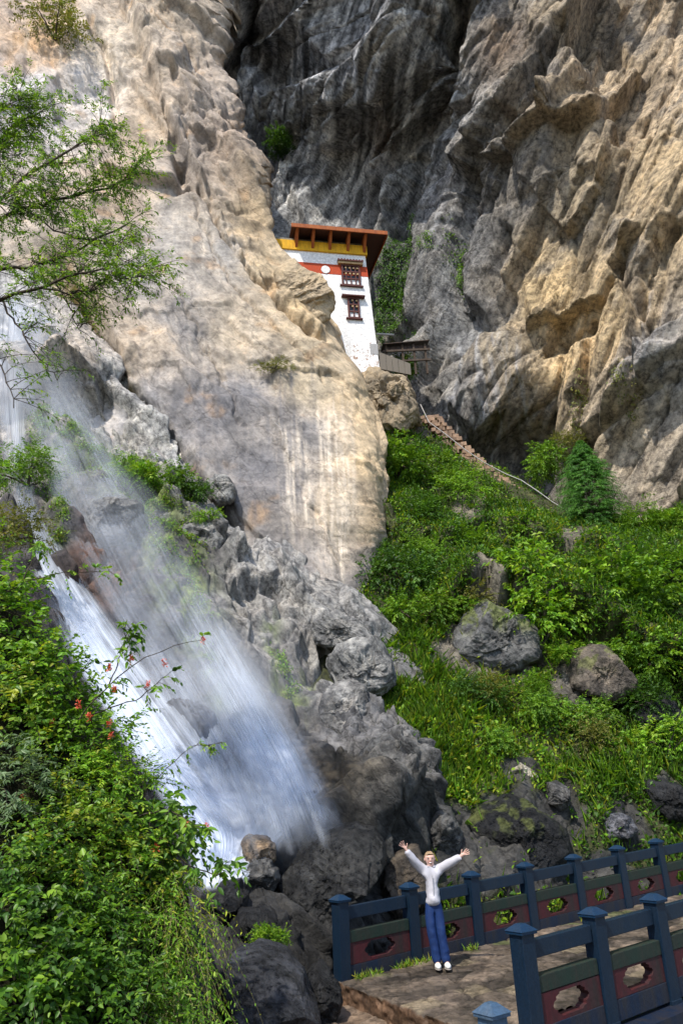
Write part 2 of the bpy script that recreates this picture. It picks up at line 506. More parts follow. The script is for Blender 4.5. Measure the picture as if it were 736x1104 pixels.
def dispB(P, px, py):
    a = P[..., 0]; z = P[..., 2] - 0.9 * (P[..., 1] - 35) * sstep(520 - px, -60, 60) * sstep(300 - py, -60, 60)
    rough_w = 1.0 + 0.0 * px
    h = rock_relief(a, z, 11, rad(62), 3.3, [(5.2, 1.15), (2.3, 0.50), (0.95, 0.16), (0.42, 0.06)], warp=0.08, groove=0.26, stepw=1.45, envw=0.55, wd=0.10) * rough_w
    h += 0.28 * fbm(a / 5, z / 7, 5, 4)
    h += 0.10 * fbm((a * 0.88 - z * 0.47) * 2.2, (a * 0.47 + z * 0.88) * 0.25, 8, 4)
    # hanging rib and the black slot behind it
    h += groove_line(px, py, [(500, -40), (478, 60), (462, 130), (440, 200), (425, 262)], 3.0, 11, seed=41)
    h += 1.9 * np.exp(-(polydist(px, py, [(440, -20), (420, 90), (405, 190)])[0] / 22) ** 2)
    h += groove_line(px, py, [(560, 120), (520, 190), (490, 260), (480, 330)], 1.5, 8, seed=43)
    h += groove_line(px, py, [(605, 30), (575, 130), (540, 200)], 0.9, 5, seed=44)
    h += groove_line(px, py, [(545, 240), (520, 300), (505, 350)], 0.8, 5, seed=45)
    # the big shelf and the noses below it
    h += step_line(px, py, [(600, 140), (640, 128), (700, 62)], 1.7, 70, seed=46)
    h += step_line(px, py, [(535, 180), (570, 165), (612, 128)], 1.2, 45, seed=47)
    h += step_line(px, py, [(600, 250), (617, 240), (650, 190), (668, 120)], 1.2, 36, seed=48)
    h += step_line(px, py, [(560, 345), (600, 335), (650, 320), (665, 290), (700, 250)], 1.1, 55, seed=49)
    h += step_line(px, py, [(655, 285), (676, 318), (700, 360), (705, 400)], -0.9, 30, seed=50)
    h += groove_line(px, py, [(640, 330), (632, 400), (628, 470), (622, 520)], 1.0, 6, seed=51)
    h += groove_line(px, py, [(735, 250), (700, 300), (690, 380), (700, 440)], 0.8, 6, seed=52)
    # the rounded bulge at the foot and the hollow beside the path
    h += 1.3 * np.exp(-(((px - 500) / 48) ** 2 + ((py - 420) / 70) ** 2))
    h -= 1.7 * np.exp(-(((px - 560) / 34) ** 2 + ((py - 492) / 30) ** 2))
    h -= 1.2 * np.exp(-(((px - 575) / 22) ** 2 + ((py - 365) / 26) ** 2))
    return h
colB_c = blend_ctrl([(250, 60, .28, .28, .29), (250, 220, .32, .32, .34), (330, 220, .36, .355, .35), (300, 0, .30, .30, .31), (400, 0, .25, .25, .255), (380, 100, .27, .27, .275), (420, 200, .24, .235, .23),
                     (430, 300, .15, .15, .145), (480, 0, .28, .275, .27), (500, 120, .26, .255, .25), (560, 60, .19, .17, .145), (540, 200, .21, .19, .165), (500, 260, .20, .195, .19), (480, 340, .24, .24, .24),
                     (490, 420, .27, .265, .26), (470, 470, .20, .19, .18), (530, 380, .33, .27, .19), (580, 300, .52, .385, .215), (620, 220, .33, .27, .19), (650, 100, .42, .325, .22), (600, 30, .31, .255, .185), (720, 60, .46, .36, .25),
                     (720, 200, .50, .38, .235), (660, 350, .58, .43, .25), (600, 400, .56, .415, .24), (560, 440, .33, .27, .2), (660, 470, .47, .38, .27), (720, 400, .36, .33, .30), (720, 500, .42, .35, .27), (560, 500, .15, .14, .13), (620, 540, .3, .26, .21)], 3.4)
def colB(P, px, py, d):
    a, z = P[..., 0], P[..., 2]
    jx = 26 * fbm(a / 3, z / 3, 61, 4); jy = 26 * fbm(a / 3 + 5, z / 3, 62, 4)
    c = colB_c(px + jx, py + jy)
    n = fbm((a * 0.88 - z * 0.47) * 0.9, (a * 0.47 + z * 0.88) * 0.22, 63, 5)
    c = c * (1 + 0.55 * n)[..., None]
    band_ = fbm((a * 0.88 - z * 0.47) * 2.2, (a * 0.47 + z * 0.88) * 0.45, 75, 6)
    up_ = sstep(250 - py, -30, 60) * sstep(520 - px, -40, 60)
    c = c * np.clip(1 + up_ * (2.6 * band_), 0.35, 2.1)[..., None]  # light and dark bands painted into the cleft for facet shading it lacks
    # grey lichen skin over the tan stone
    g = sstep(fbm(a / 2.2, z / 3.5, 64, 5) + 0.35 * n, 0.14, 0.36) * 0.5
    grey = np.array([.17, .165, .16])
    c = c * (1 - g[..., None]) + grey * g[..., None]
    w = streaks(px, py, 455, 560, 340, 520, 66, 0.16, -0.12, 2.6) * 0.8 + streaks(px, py, 690, 745, 330, 470, 67, 0.14, 0.25, 2.5) * 0.7 + streaks(px, py, 480, 540, 170, 330, 69, 0.13, 0.32, 3.0) * 0.7
    w = np.clip(w, 0, 0.9)[..., None]
    c = c * (1 - w) + np.array([.50, .50, .52]) * w
    for (x0, x1, y0, y1, sdd, lean) in ((690, 730, 340, 450, 70, 0.3), (600, 650, 380, 480, 71, 0.2), (478, 520, 350, 500, 72, -0.1), (470, 560, 140, 330, 73, 0.33), (655, 690, 380, 500, 74, 0.25)):
        k = np.clip(streaks(px, py, x0, x1, y0, y1, sdd, 0.2, lean, 3.5) * 1.3, 0, 0.9)[..., None]
        c = c * (1 - k) + np.array([.03, .03, .033]) * k
    r = np.clip(np.exp(-(((px - 540) / 30) ** 2 + ((py - 50) / 40) ** 2)) + 0.8 * np.exp(-(((px - 408) / 14) ** 2 + ((py - 160) / 30) ** 2)), 0, 1) * 0.5
    r = (r * (0.6 + 0.8 * np.clip(n + .3, 0, 1)))[..., None]
    c = c * (1 + 0.3 * up_)[..., None]  # cleft colour lifted to stand in for sun it does not get
    return c * (1 - r) + np.array([.34, .21, .12]) * r
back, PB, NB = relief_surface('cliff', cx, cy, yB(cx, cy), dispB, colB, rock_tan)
tag(back, kind='structure')

# ---- pale slab on the left
EDGE = [(196, -80), (215, -20), (224, 40), (238, 90), (262, 135), (266, 175), (280, 215), (291, 240), (302, 268), (322, 300), (344, 335), (364, 368), (383, 395), (398, 425), (413, 470), (416, 520), (414, 600), (412, 665), (416, 760)]
yS = tps([(412, 700, 24.0), (412, 660, 24.5), (415, 500, 26.6), (387, 395, 28.8), (345, 300, 30.0), (300, 235, 31.6), (262, 130, 33.6), (222, 0, 37), (215, -80, 39), (0, -80, 36), (0, 0, 34), (0, 150, 31), (0, 300, 28.6), (100, 300, 28.2),
          (200, 400, 26.8), (200, 560, 24.8), (300, 600, 24.6), (100, 500, 25.6), (0, 500, 26), (-120, 300, 27.5), (-120, 0, 33), (-120, 500, 25.5), (300, 450, 26.8), (300, 720, 23.6), (100, 640, 24.5), (-100, 700, 24), (120, 100, 33)])
rows = np.arange(-80, 740, 1.35)
ncol = 395; nwrap = 26
edge_x = interp_poly(EDGE, rows) + 5 * fbm(rows / 22, rows * 0, 77, 4)
t = np.linspace(0, 1, ncol)
px = -120 + (edge_x[:, None] + 120) * t[None, :]
py = np.repeat(rows[:, None], ncol, 1)
Ys = yS(px, py)
de = edge_x[:, None] - px
Ys = Ys + 1.0 * np.exp(-de / 9)
wr = np.linspace(0, 1, nwrap + 1)[1:]
px = np.hstack([px, edge_x[:, None] - 3 * wr[None, :] * 1.0])
py = np.hstack([py, np.repeat(rows[:, None], nwrap, 1)])
Ys = np.hstack([Ys, Ys[:, -1:] + 9 * wr[None, :] ** 1.4])
FL = [(120, -40), (150, 60), (182, 140), (215, 190), (243, 250), (285, 300), (322, 345), (352, 372)]
def dispS(P, px, py):
    a, z = P[..., 0], P[..., 2]
    d, s, r = polydist(px, py, FL)
    band = np.where(s < 0, 1.0, 0.0) * sstep(d, 0, 8) * (1 - sstep(py, 345, 400))
    upleft = sstep(260 - px * 0.35 - py, 0, 70) * (1 - band) * 0.6
    lowleft = sstep(150 - np.abs(px - 60) * 0.4 - np.abs(py - 400), 0, 120) * 0.5
    rough = np.clip(0.16 + band * 0.9 + upleft * 0.5 + lowleft, 0, 1.05)
    h = rock_relief(a, z, 21, rad(120), 2.2, [(5.0, 0.75), (2.0, 0.42), (0.8, 0.14), (0.35, 0.05)], warp=0.08, groove=0.22, stepw=1.4, envw=0.7, wd=0.11) * rough
    h += 0.45 * fbm(a / 6, z / 8, 25, 3) + 0.05 * fbm(a * 1.2, z * 1.2, 26, 5) + 0.05 * fbm((a + z * 0.6) * 2.2, (z - a * 0.6) * 0.6, 27, 4)
    h += step_line(px, py, FL, 0.9, 120, soft=2.5, seed=31)
    h += groove_line(px, py, FL[3:], 0.9, 4, seed=32)
    h += step_line(px, py, [(100, 168), (140, 188), (165, 197), (193, 199), (206, 190)], 0.8, 50, seed=33)
    h += groove_line(px, py, [(192, 172), (200, 205)], 1.2, 7, jit=2, seed=34)
    h += step_line(px, py, [(140, 340), (165, 329), (200, 327), (256, 326)], 0.13, 60, soft=1.2, seed=35)
    h += step_line(px, py, [(246, 340), (272, 362), (300, 388)], 0.12, 60, soft=1.2, seed=36)
    h += step_line(px, py, [(282, 300), (320, 340), (345, 372), (368, 385)], 0.15, 40, soft=1.2, seed=37)
    h += groove_line(px, py, [(95, 20), (118, 70), (124, 115), (128, 160)], 0.5, 4, seed=38)
    h += step_line(px, py, [(118, 60), (135, 90), (165, 130), (185, 160)], 0.5, 30, soft=1.5, seed=39)
    h += groove_line(px, py, [(55, 270), (85, 330), (118, 392), (180, 470), (228, 545), (262, 590)], 0.8, 7, seed=40)
    h += step_line(px, py, [(255, 375), (330, 395), (400, 430)], 0.16, 40, soft=1.2, seed=53)
    h += step_line(px, py, [(350, 450), (380, 500), (414, 520)], 0.18, 40, soft=1.2, seed=54)
    h += step_line(px, py, [(180, 505), (240, 540), (300, 600)], 0.2, 50, soft=1.2, seed=55)
    h += groove_line(px, py, [(205, 205), (228, 262), (262, 318), (318, 372), (352, 420)], 0.22, 1.8, jit=8, seed=56)
    h += step_line(px, py, [(262, 420), (300, 470), (330, 540), (372, 620)], 0.14, 50, soft=1.0, jit=9, seed=57)
    h += groove_line(px, py, [(120, 215), (150, 260), (185, 300), (240, 400), (262, 470)], 0.2, 1.8, jit=9, seed=58)
    h += step_line(px, py, [(310, 400), (360, 408), (398, 440)], 0.2, 40, soft=1.0, seed=59)
    # fallen scallops of the face under its right edge
    sc = np.maximum(fbm(a / 1.5, z / 0.7, 28, 4), 0.12) * 0.35
    h += sc * sstep(px, 250, 330) * sstep(py, 380, 440) * 0.5
    de_ = np.maximum(interp_poly(EDGE, py) - px, 0)
    return h * (1 - 0.8 * np.exp(-de_ / 16) * sstep(py, 200, 260) * (1 - sstep(py, 420, 480)))
colS_c = blend_ctrl([(20, 20, .42, .34, .27), (40, 60, .55, .37, .22), (30, 110, .55, .53, .52), (90, 100, .60, .56, .51), (120, 50, .46, .40, .32), (180, 40, .46, .385, .30), (230, 110, .42, .36, .30), (250, 150, .40, .32, .25), (160, 140, .44, .36, .27),
                     (200, 160, .33, .29, .25), (130, 200, .47, .375, .28), (180, 250, .36, .33, .29), (240, 270, .34, .315, .28), (150, 290, .36, .33, .29), (270, 240, .47, .37, .25), (300, 280, .50, .40, .27), (340, 330, .52, .40, .25), (200, 350, .28, .265, .25),
                     (160, 370, .46, .38, .29), (250, 360, .46, .385, .29), (270, 420, .215, .21, .21), (220, 440, .22, .212, .21), (330, 400, .48, .40, .285), (390, 440, .55, .43, .28), (390, 500, .55, .43, .28), (330, 470, .27, .255, .24), (290, 520, .235, .225, .22),
                     (400, 570, .46, .36, .24), (400, 600, .30, .27, .24), (370, 560, .44, .36, .26), (340, 600, .32, .29, .26), (400, 650, .30, .28, .26), (300, 620, .25, .24, .23), (80, 320, .34, .28, .2), (50, 420, .4, .39, .38), (150, 440, .40, .38, .36)], 3.2)
def colS(P, px, py, d):
    a, z = P[..., 0], P[..., 2]
    jx = 22 * fbm(a / 2.4, z / 2.4, 81, 4); jy = 22 * fbm(a / 2.4 + 5, z / 2.4, 82, 4)
    c = colS_c(px + jx, py + jy)
    n = fbm((a * 0.86 + z * 0.5) * 0.8, (z * 0.86 - a * 0.5) * 0.3, 83, 5)
    c = c * (1 + 0.35 * n)[..., None]
    # rusty and pale patches
    o = sstep(fbm(a / 1.8, z / 1.8, 85, 5), 0.22, 0.5)[..., None] * 0.5
    c = c * (1 - o) + np.array([.47, .31, .18]) * o
    w = (streaks(px, py, 20, 130, 20, 150, 86, 0.14, 0.0, 2.2) * 0.8 + streaks(px, py, 175, 235, 205, 300, 87, 0.12, 0.0, 2.4) * 0.5 + streaks(px, py, 300, 332, 468, 625, 88, 0.2, -0.06, 1.2) * 1.1
         + streaks(px, py, 338, 378, 440, 640, 89, 0.2, -0.03, 1.2) * 1.1 + streaks(px, py, 150, 290, 330, 440, 90, 0.12, 0, 2.6) * 0.4)
    w = np.clip(w, 0, 0.9)[..., None]
    c = c * (1 - w) + np.array([.72, .62, .49]) * w
    k = np.clip(streaks(px, py, 150, 340, 380, 620, 91, 0.09, 0, 2.8), 0, 0.75)[..., None]
    c = c * (1 - k) + np.array([.19, .185, .185]) * k
    # moss in the fissure under the tree
    dd, s, r = polydist(px, py, [(62, 280), (95, 345), (125, 400), (160, 450)])
    g = (np.exp(-(dd / 9) ** 2) * sstep(fbm(a / 0.8, z / 0.8, 92, 4), -0.25, 0.2) * 0.9)[..., None]
    c = c * (1 - g) + np.array([.13, .105, .03]) * g
    lum = c.mean(-1, keepdims=True)
    return np.clip(0.36 + (c - 0.36) * 1.15, .03, .8) * np.array([1.04, 1.04, 1.08])
slab, PS, NS = relief_surface('cliff', px, py, Ys, dispS, colS, rock_pale)
tag(slab, kind='structure')
PXS, PYS = px, py

# ---- waterfall bed and the broken ridge beside it
TOPW = [(-120, 245), (0, 290), (40, 292), (85, 335), (130, 402), (200, 470), (262, 566), (330, 622), (412, 655), (450, 700), (480, 760)]
yW = tps([(-120, 300, 26.5), (0, 300, 27.6), (40, 300, 27.7), (0, 400, 26.0), (20, 440, 25.2), (85, 340, 27.4), (130, 405, 26.4), (100, 480, 24.6), (200, 480, 25.2), (200, 530, 23.8), (0, 560, 20.5), (100, 560, 22.2), (262, 575, 24.2), (330, 630, 23.7), (412, 665, 23.5),
          (100, 710, 19.2), (150, 610, 21.4), (250, 640, 22.0), (300, 670, 21.8), (350, 720, 20.3), (400, 720, 20.9), (440, 730, 21), (200, 750, 18.4), (300, 800, 17.4), (350, 860, 16.0), (230, 930, 14.8), (160, 830, 16.0),
          (300, 900, 15.7), (100, 900, 13.8), (0, 700, 17.5), (0, 900, 13.4), (330, 960, 14.2), (430, 800, 18.2), (440, 880, 16.6), (480, 900, 17), (250, 1000, 12.4), (480, 780, 19.5), (400, 980, 14.6), (480, 1000, 15.4), (345, 1050, 13.6), (420, 1060, 15.2), (480, 1090, 15.6), (390, 1120, 14.8), (-120, 700, 16.5), (-120, 1000, 11.5), (100, 1040, 11), (300, 1120, 9.8)])
cols = np.arange(-120, 470, 1.4)
top = interp_poly(TOPW, cols, axis=0) + 6 * fbm(cols / 16, cols * 0, 101, 4)
nr, nw = 470, 24
t = np.linspace(0, 1, nr)
py = top[None, :] + (1110 - top[None, :]) * t[:, None]
px = np.repeat(cols[None, :], nr, 0)
Yw = yW(px, py) + 0.7 * np.exp(-(py - top) / 7)
wr = np.linspace(1, 0, nw + 1)[:-1]
py = np.vstack([top[None, :] + 4 * wr[:, None], py]); px = np.vstack([np.repeat(cols[None, :], nw, 0), px])
Yw = np.vstack([Yw[:1] + 4 * wr[:, None] ** 1.3, Yw])
RIDGE = [(120, 420), (185, 470), (235, 540), (285, 610), (345, 680), (395, 760), (420, 850)]
MAIN = [(5, 500), (35, 580), (80, 660), (125, 740), (180, 830), (235, 925)]
def dispW(P, px, py):
    a, z = P[..., 0], P[..., 2]
    yv = P[..., 1]
    d, s, r = polydist(px, py, RIDGE)
    rg = np.exp(-(d / 55) ** 2)
    h = rock_relief(a + 0.5 * yv, z + 0.35 * yv, 121, rad(125), 1.5, [(2.6, 0.75), (1.2, 0.42), (0.55, 0.17), (0.25, 0.05)], warp=0.10, groove=0.25, stepw=1.4, envw=0.7, wd=0.11) * (0.42 + 0.7 * rg)
    h += 0.25 * fbm(a / 2, (z + yv) / 3, 125, 5) + 0.07 * fbm(a * 2, (z + yv) * 2, 126, 4)
    h += rg * 0.45
    h = h * (0.25 + 0.75 * sstep(py - interp_poly(TOPW, px, axis=0), 5, 75))
    dm, sm, rm = polydist(px, py, MAIN)
    h -= 0.55 * np.exp(-(dm / 26) ** 2)
    h += 0.9 * np.exp(-(polydist(px, py, [(15, 560), (55, 680), (110, 770), (165, 850), (190, 900)])[0] / 20) ** 2) * sstep(-sm * dm if False else dm, 6, 24)
    h += groove_line(px, py, [(130, 402), (190, 455), (235, 520)], 0.8, 6, seed=140)
    return h
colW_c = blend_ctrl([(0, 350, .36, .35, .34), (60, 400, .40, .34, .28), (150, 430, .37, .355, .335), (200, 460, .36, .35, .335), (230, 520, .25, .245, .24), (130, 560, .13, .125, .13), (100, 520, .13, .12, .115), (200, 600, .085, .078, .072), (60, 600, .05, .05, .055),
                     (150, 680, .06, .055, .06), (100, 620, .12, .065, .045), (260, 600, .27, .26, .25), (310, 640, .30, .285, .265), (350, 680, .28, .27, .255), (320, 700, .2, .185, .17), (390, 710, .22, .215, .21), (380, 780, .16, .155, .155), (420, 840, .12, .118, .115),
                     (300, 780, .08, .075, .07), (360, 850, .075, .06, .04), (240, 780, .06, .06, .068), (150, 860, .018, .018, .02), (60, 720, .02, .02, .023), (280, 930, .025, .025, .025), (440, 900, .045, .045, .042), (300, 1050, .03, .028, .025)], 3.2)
def colW(P, px, py, d):
    a, y, z = P[..., 0], P[..., 1], P[..., 2]
    jx = 20 * fbm(a / 1.4, z / 1.4 + y, 161, 4); jy = 20 * fbm(a / 1.4 + 5, z / 1.4 + y, 162, 4)
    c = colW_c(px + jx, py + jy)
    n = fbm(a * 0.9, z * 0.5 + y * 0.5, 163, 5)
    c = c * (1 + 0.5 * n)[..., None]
    # moss on the wet ledges between the falls
    m = (np.exp(-(polydist(px, py, [(60, 470), (110, 500), (165, 540), (180, 600), (205, 660)])[0] / 28) ** 2) + 0.7 * np.exp(-(polydist(px, py, [(60, 520), (58, 590)])[0] / 9) ** 2)
         + 0.75 * np.exp(-(polydist(px, py, [(200, 620), (225, 700), (245, 780)])[0] / 12) ** 2) + 0.8 * np.exp(-(polydist(px, py, [(293, 670), (300, 730), (325, 755)])[0] / 8) ** 2) + 0.6 * np.exp(-(polydist(px, py, [(330, 700), (338, 740)])[0] / 7) ** 2))
    m = np.clip(m, 0, 1) * sstep(fbm(a / 0.5, z / 0.6 + y, 164, 5), -0.22, 0.16)
    m = np.clip(m, 0, 0.92)[..., None]
    g = np.array([.13, .17, .03]) * (1 + 0.5 * fbm(a * 3, z * 3, 165, 3))[..., None]
    return c * (1 - m) + g * m
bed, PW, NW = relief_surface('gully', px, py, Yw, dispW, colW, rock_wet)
tag(bed, kind='structure')
PXW, PYW = px, py

# ---- hillside under the path
TOPH = [(325, 395), (372, 398), (396, 436), (440, 452), (462, 452), (500, 492), (540, 516), (575, 545), (612, 560), (660, 572), (736, 560), (840, 545), (1080, 560)]
yH = tps([(330, 400, 33.5), (400, 440, 33.0), (455, 456, 34.6), (470, 462, 34.2), (540, 532, 32.0), (620, 572, 29.6), (736, 590, 27.2), (840, 600, 26), (430, 560, 27.6), (500, 560, 30.0), (500, 600, 27.4), (600, 640, 25.2), (736, 680, 23.6), (840, 680, 23),
          (430, 680, 23.4), (500, 700, 22.6), (420, 760, 20.4), (520, 800, 20.0), (620, 740, 22.2), (640, 820, 20.5), (736, 780, 21.6), (736, 860, 19.7), (560, 900, 17.6), (450, 880, 16.7), (640, 920, 18.2), (736, 920, 18.8), (400, 840, 17.6),
          (330, 700, 23), (330, 600, 26), (330, 900, 19), (330, 980, 18), (380, 990, 16.8), (420, 980, 16.2), (600, 980, 16.2), (736, 980, 17.4), (840, 900, 20), (840, 1010, 17.5), (1070, 560, 23), (1070, 760, 21), (1070, 1010, 18.5), (440, 1010, 15.8)])
cols = np.concatenate([np.arange(325, 770, 1.6), np.arange(770, 1070, 4.0)])
top = interp_poly(TOPH, cols, axis=0) + 3 * fbm(cols / 16, cols * 0, 201, 4)
nr, nw = 330, 16
t = np.linspace(0, 1, nr)
py = top[None, :] + (1010 - top[None, :]) * t[:, None]
px = np.repeat(cols[None, :], nr, 0)
Yh = yH(px, py)
wr = np.linspace(1, 0, nw + 1)[:-1]
py = np.vstack([top[None, :] + 3 * wr[:, None], py]); px = np.vstack([np.repeat(cols[None, :], nw, 0), px])
Yh = np.vstack([Yh[:1] + 5 * wr[:, None] ** 1.3, Yh])
PATH = [(452, 440), (470, 462), (500, 492), (532, 522), (562, 547), (600, 562), (650, 578)]
BARE = [(530, 695, 80, 40, 1), (640, 735, 52, 34, 1), (560, 895, 80, 46, 1), (480, 915, 50, 50, 1), (590, 945, 130, 34, 1), (672, 892, 34, 22, 1), (560, 835, 24, 14, .9), (725, 860, 26, 26, 1), (500, 560, 22, 26, .8), (455, 470, 20, 12, .7), (620, 600, 20, 14, .8), (520, 655, 22, 20, .9), (610, 860, 12, 24, .9), (445, 840, 18, 40, 1)]
def bare(px, py):
    m = np.zeros(px.shape)
    wob = 0.5 * fbm(px / 22, py / 22, 211, 4)
    for x, y, rx, ry, k in BARE:
        m = np.maximum(m, k * (1 - sstep(np.hypot((px - x) / rx, (py - y) / ry) + wob, 0.72, 1.0)))
    return m
def dispH(P, px, py):
    a, y, z = P[..., 0], P[..., 1], P[..., 2]
    b = bare(px, py)
    dp, s, r = polydist(px, py, PATH)
    pth = np.exp(-(dp / 10) ** 2)
    h = rock_relief(a, z + 0.6 * y, 221, rad(70), 1.6, [(2.2, 0.5), (0.9, 0.25), (0.4, 0.1)], warp=0.45, groove=0.18, stepw=0.12) * (0.12 + 0.7 * b)
    h += step_line(px, py, [(470, 668), (520, 655), (580, 668), (640, 690), (700, 720), (760, 740)], 1.5, 60, soft=4, jit=16, seed=261)
    h += step_line(px, py, [(400, 560), (460, 600), (520, 590), (600, 610), (700, 640), (760, 640)], 0.8, 60, soft=5, jit=16, seed=262)
    h += (0.7 * fbm(a / 2.6, y / 2.6, 225, 4) + 0.1 * fbm(a * 1.5, y * 1.5, 226, 4)) * (1 - 0.8 * pth)
    return h
def colH(P, px, py, d):
    a, y, z = P[..., 0], P[..., 1], P[..., 2]
    b = bare(px, py)[..., None]
    n = fbm(a * 1.2, y * 1.2, 231, 5)[..., None]
    soil = np.array([.05, .055, .018]) * (1 + 0.6 * n)
    low = sstep(py, 620, 860)[..., None]
    rock = (np.array([.16, .14, .11]) * (1 - low) + np.array([.05, .048, .045]) * low) * (1 + 0.7 * n)
    return soil * (1 - b) + rock * b
hill, PH, NH = relief_surface('hillside', px, py, Yh, dispH, colH, rock_wet)
tag(hill, kind='structure')
PXH, PYH = px, py

# ---- far ground below everything, out to the horizon
gm = rock_material('stony_ground', fine=3, attr=False, base=(.07, .065, .05), rough=0.9)
g = 400
ground = new_mesh('ground', [(-g, -g, -3.2), (g, -g, -3.2), (g, g, -3.2), (-g, g, -3.2)], faces=[(0, 1, 2, 3)], mat=gm)
tag(ground, kind='structure')

# ================================================================== boulders
def boulder(outline, Y, depth, seed, label, mat=None, cols=((.05, .05, .052), (.12, .12, .12)), name='boulder', group=None, rel=0.16, res=90, tilt=0.35, kind=None, edge=0.34, moss=0.0, fine=1.0, cuts=11, jag=0.055):
    """a stone with the outline it shows to the camera, its own depth and broken faces"""
    mat = mat or rock_wet
    o2 = np.array(outline, float)
    c2 = o2.mean(0)
    pts = at(o2[:, 0], o2[:, 1], Y); C = at(c2[0], c2[1], Y)
    L = pts - C
    th = np.arctan2(L[:, 2], L[:, 0]); rr = np.hypot(L[:, 0], L[:, 2])
    od = np.argsort(th); th = th[od]; P2 = L[od][:, [0, 2]]
    # resample the closed outline by angle
    nt_ = res * 2
    ang = np.linspace(-np.pi, np.pi, nt_, endpoint=False)
    R = np.empty(nt_)
    for i, a in enumerate(ang):
        k = np.searchsorted(th, a) % len(th)
        A = P2[k - 1]; B = P2[k]
        dx, dz = math.cos(a), math.sin(a)
        den = dx * (B[1] - A[1]) - dz * (B[0] - A[0])
        R[i] = abs((A[0] * (B[1] - A[1]) - A[1] * (B[0] - A[0])) / den) if abs(den) > 1e-9 else rr.mean()
    jk_ = np.interp(ang, np.linspace(-np.pi, np.pi, 23), np.random.default_rng(seed + 77).normal(size=23), period=2 * np.pi)
    R = R * (1 + jag * jk_)
    size = R.mean()
    nphi = res
    phi = np.linspace(0.02, np.pi - 0.02, nphi)          # 0 faces the camera, pi the back
    rho = np.sin(phi) ** 0.8; dp = np.sign(np.cos(phi)) * np.abs(np.cos(phi)) ** 0.8
    A, Ph = np.meshgrid(ang, phi)
    sR = (rho ** 1.6)[:, None]
    Rg = (size * (1 - sR) + R[None, :] * sR) * rho[:, None]
    x = Rg * np.cos(A); z = Rg * np.sin(A)
    y = -depth * dp[:, None] * np.ones_like(A) + tilt * z
    p = np.stack([x, y, z], -1).reshape(-1, 3)
    nrm = p / np.array([size, max(depth, 0.1), size]) ** 2
    nrm /= np.linalg.norm(nrm, axis=1, keepdims=True)
    q = p / size
    rgn = np.random.default_rng(seed * 7 + 1)
    un = p / np.array([size, max(depth, 0.1), size]); ul = np.linalg.norm(un, axis=1, keepdims=True); ud = un / ul
    cut = np.ones(len(p))
    for _ in range(cuts):
        nv = rgn.normal(size=3); nv[1] = -abs(nv[1]) * 0.9; nv /= np.linalg.norm(nv)
        dd_ = ud @ nv
        cut = np.where(dd_ > 0.05, np.minimum(cut, rgn.uniform(0.42, 0.88) / np.maximum(dd_ * ul[:, 0], 0.05)), cut)
    rimw = np.repeat(rho[:, None], nt_, 1).reshape(-1) ** 4
    cut = cut * (1 - 0.45 * rimw) + 0.45 * rimw
    p = p * cut[:, None]
    keep = (1 - edge * 0) * np.ones(len(p))
    h1, e1 = facet3(q * 1.1 + seed, seed); h2, e2 = facet3(q * 2.3 + seed, seed + 1); h3, e3 = facet3(q * 5.0 * fine + seed, seed + 2)
    bq = q @ np.array(Euler((seed, seed * .7, 0.4)).to_matrix()) * np.array([1.6, 1.6, 6.0])
    h4, e4 = facet3(bq + seed, seed + 3)
    d = rel * size * (0.16 * h1 + 0.24 * h2 + 0.12 * h3 + 0.24 * h4 - 0.10 * np.exp(-e4 / 0.05) - 0.18 * np.exp(-e2 / 0.04) - 0.08 * np.exp(-e3 / 0.05)) + 0.035 * size * fbm3(q * 3.1, seed + 5) + 0.016 * size * fbm3(q * 14, seed + 6)
    rim = np.repeat(rho[:, None], nt_, 1).reshape(-1) ** 3
    p = p + nrm * (d * (1 - 0.55 * rim))[:, None]
    n1 = fbm3(q * 1.8 + 3, seed + 8, 5); n2 = fbm3(q * np.array([5, 5, 2.0]), seed + 9, 4)
    t = np.clip(0.5 + 0.9 * n1 + 0.3 * n2, 0, 1)[:, None]
    c = np.array(cols[0]) * (1 - t) + np.array(cols[1]) * t
    if moss:
        mm = (sstep(n2 + n1 * 0.5, 0.0, 0.3) * moss * sstep(nrm[:, 2], -0.1, 0.5))[:, None]
        c = c * (1 - mm) + np.array([.12, .14, .03]) * mm
    idx = np.arange(nphi * nt_).reshape(nphi, nt_)
    nx = np.roll(idx, -1, 1)
    quads = np.stack([idx[:-1], nx[:-1], nx[1:], idx[1:]], -1).reshape(-1, 4)
    o = new_mesh(name, p, quads=quads[:, ::-1], mat=mat, col=c)
    bm = bmesh.new(); bm.from_mesh(o.data); bm.verts.ensure_lookup_table()
    for ring in (idx[0], idx[-1]):
        try: bm.faces.new([bm.verts[int(i)] for i in ring])
        except Exception: pass
    bmesh.ops.recalc_face_normals(bm, faces=bm.faces); bm.to_mesh(o.data); bm.free()
    o.location = C
    tag(o, label, 'rock', group, kind)
    return o

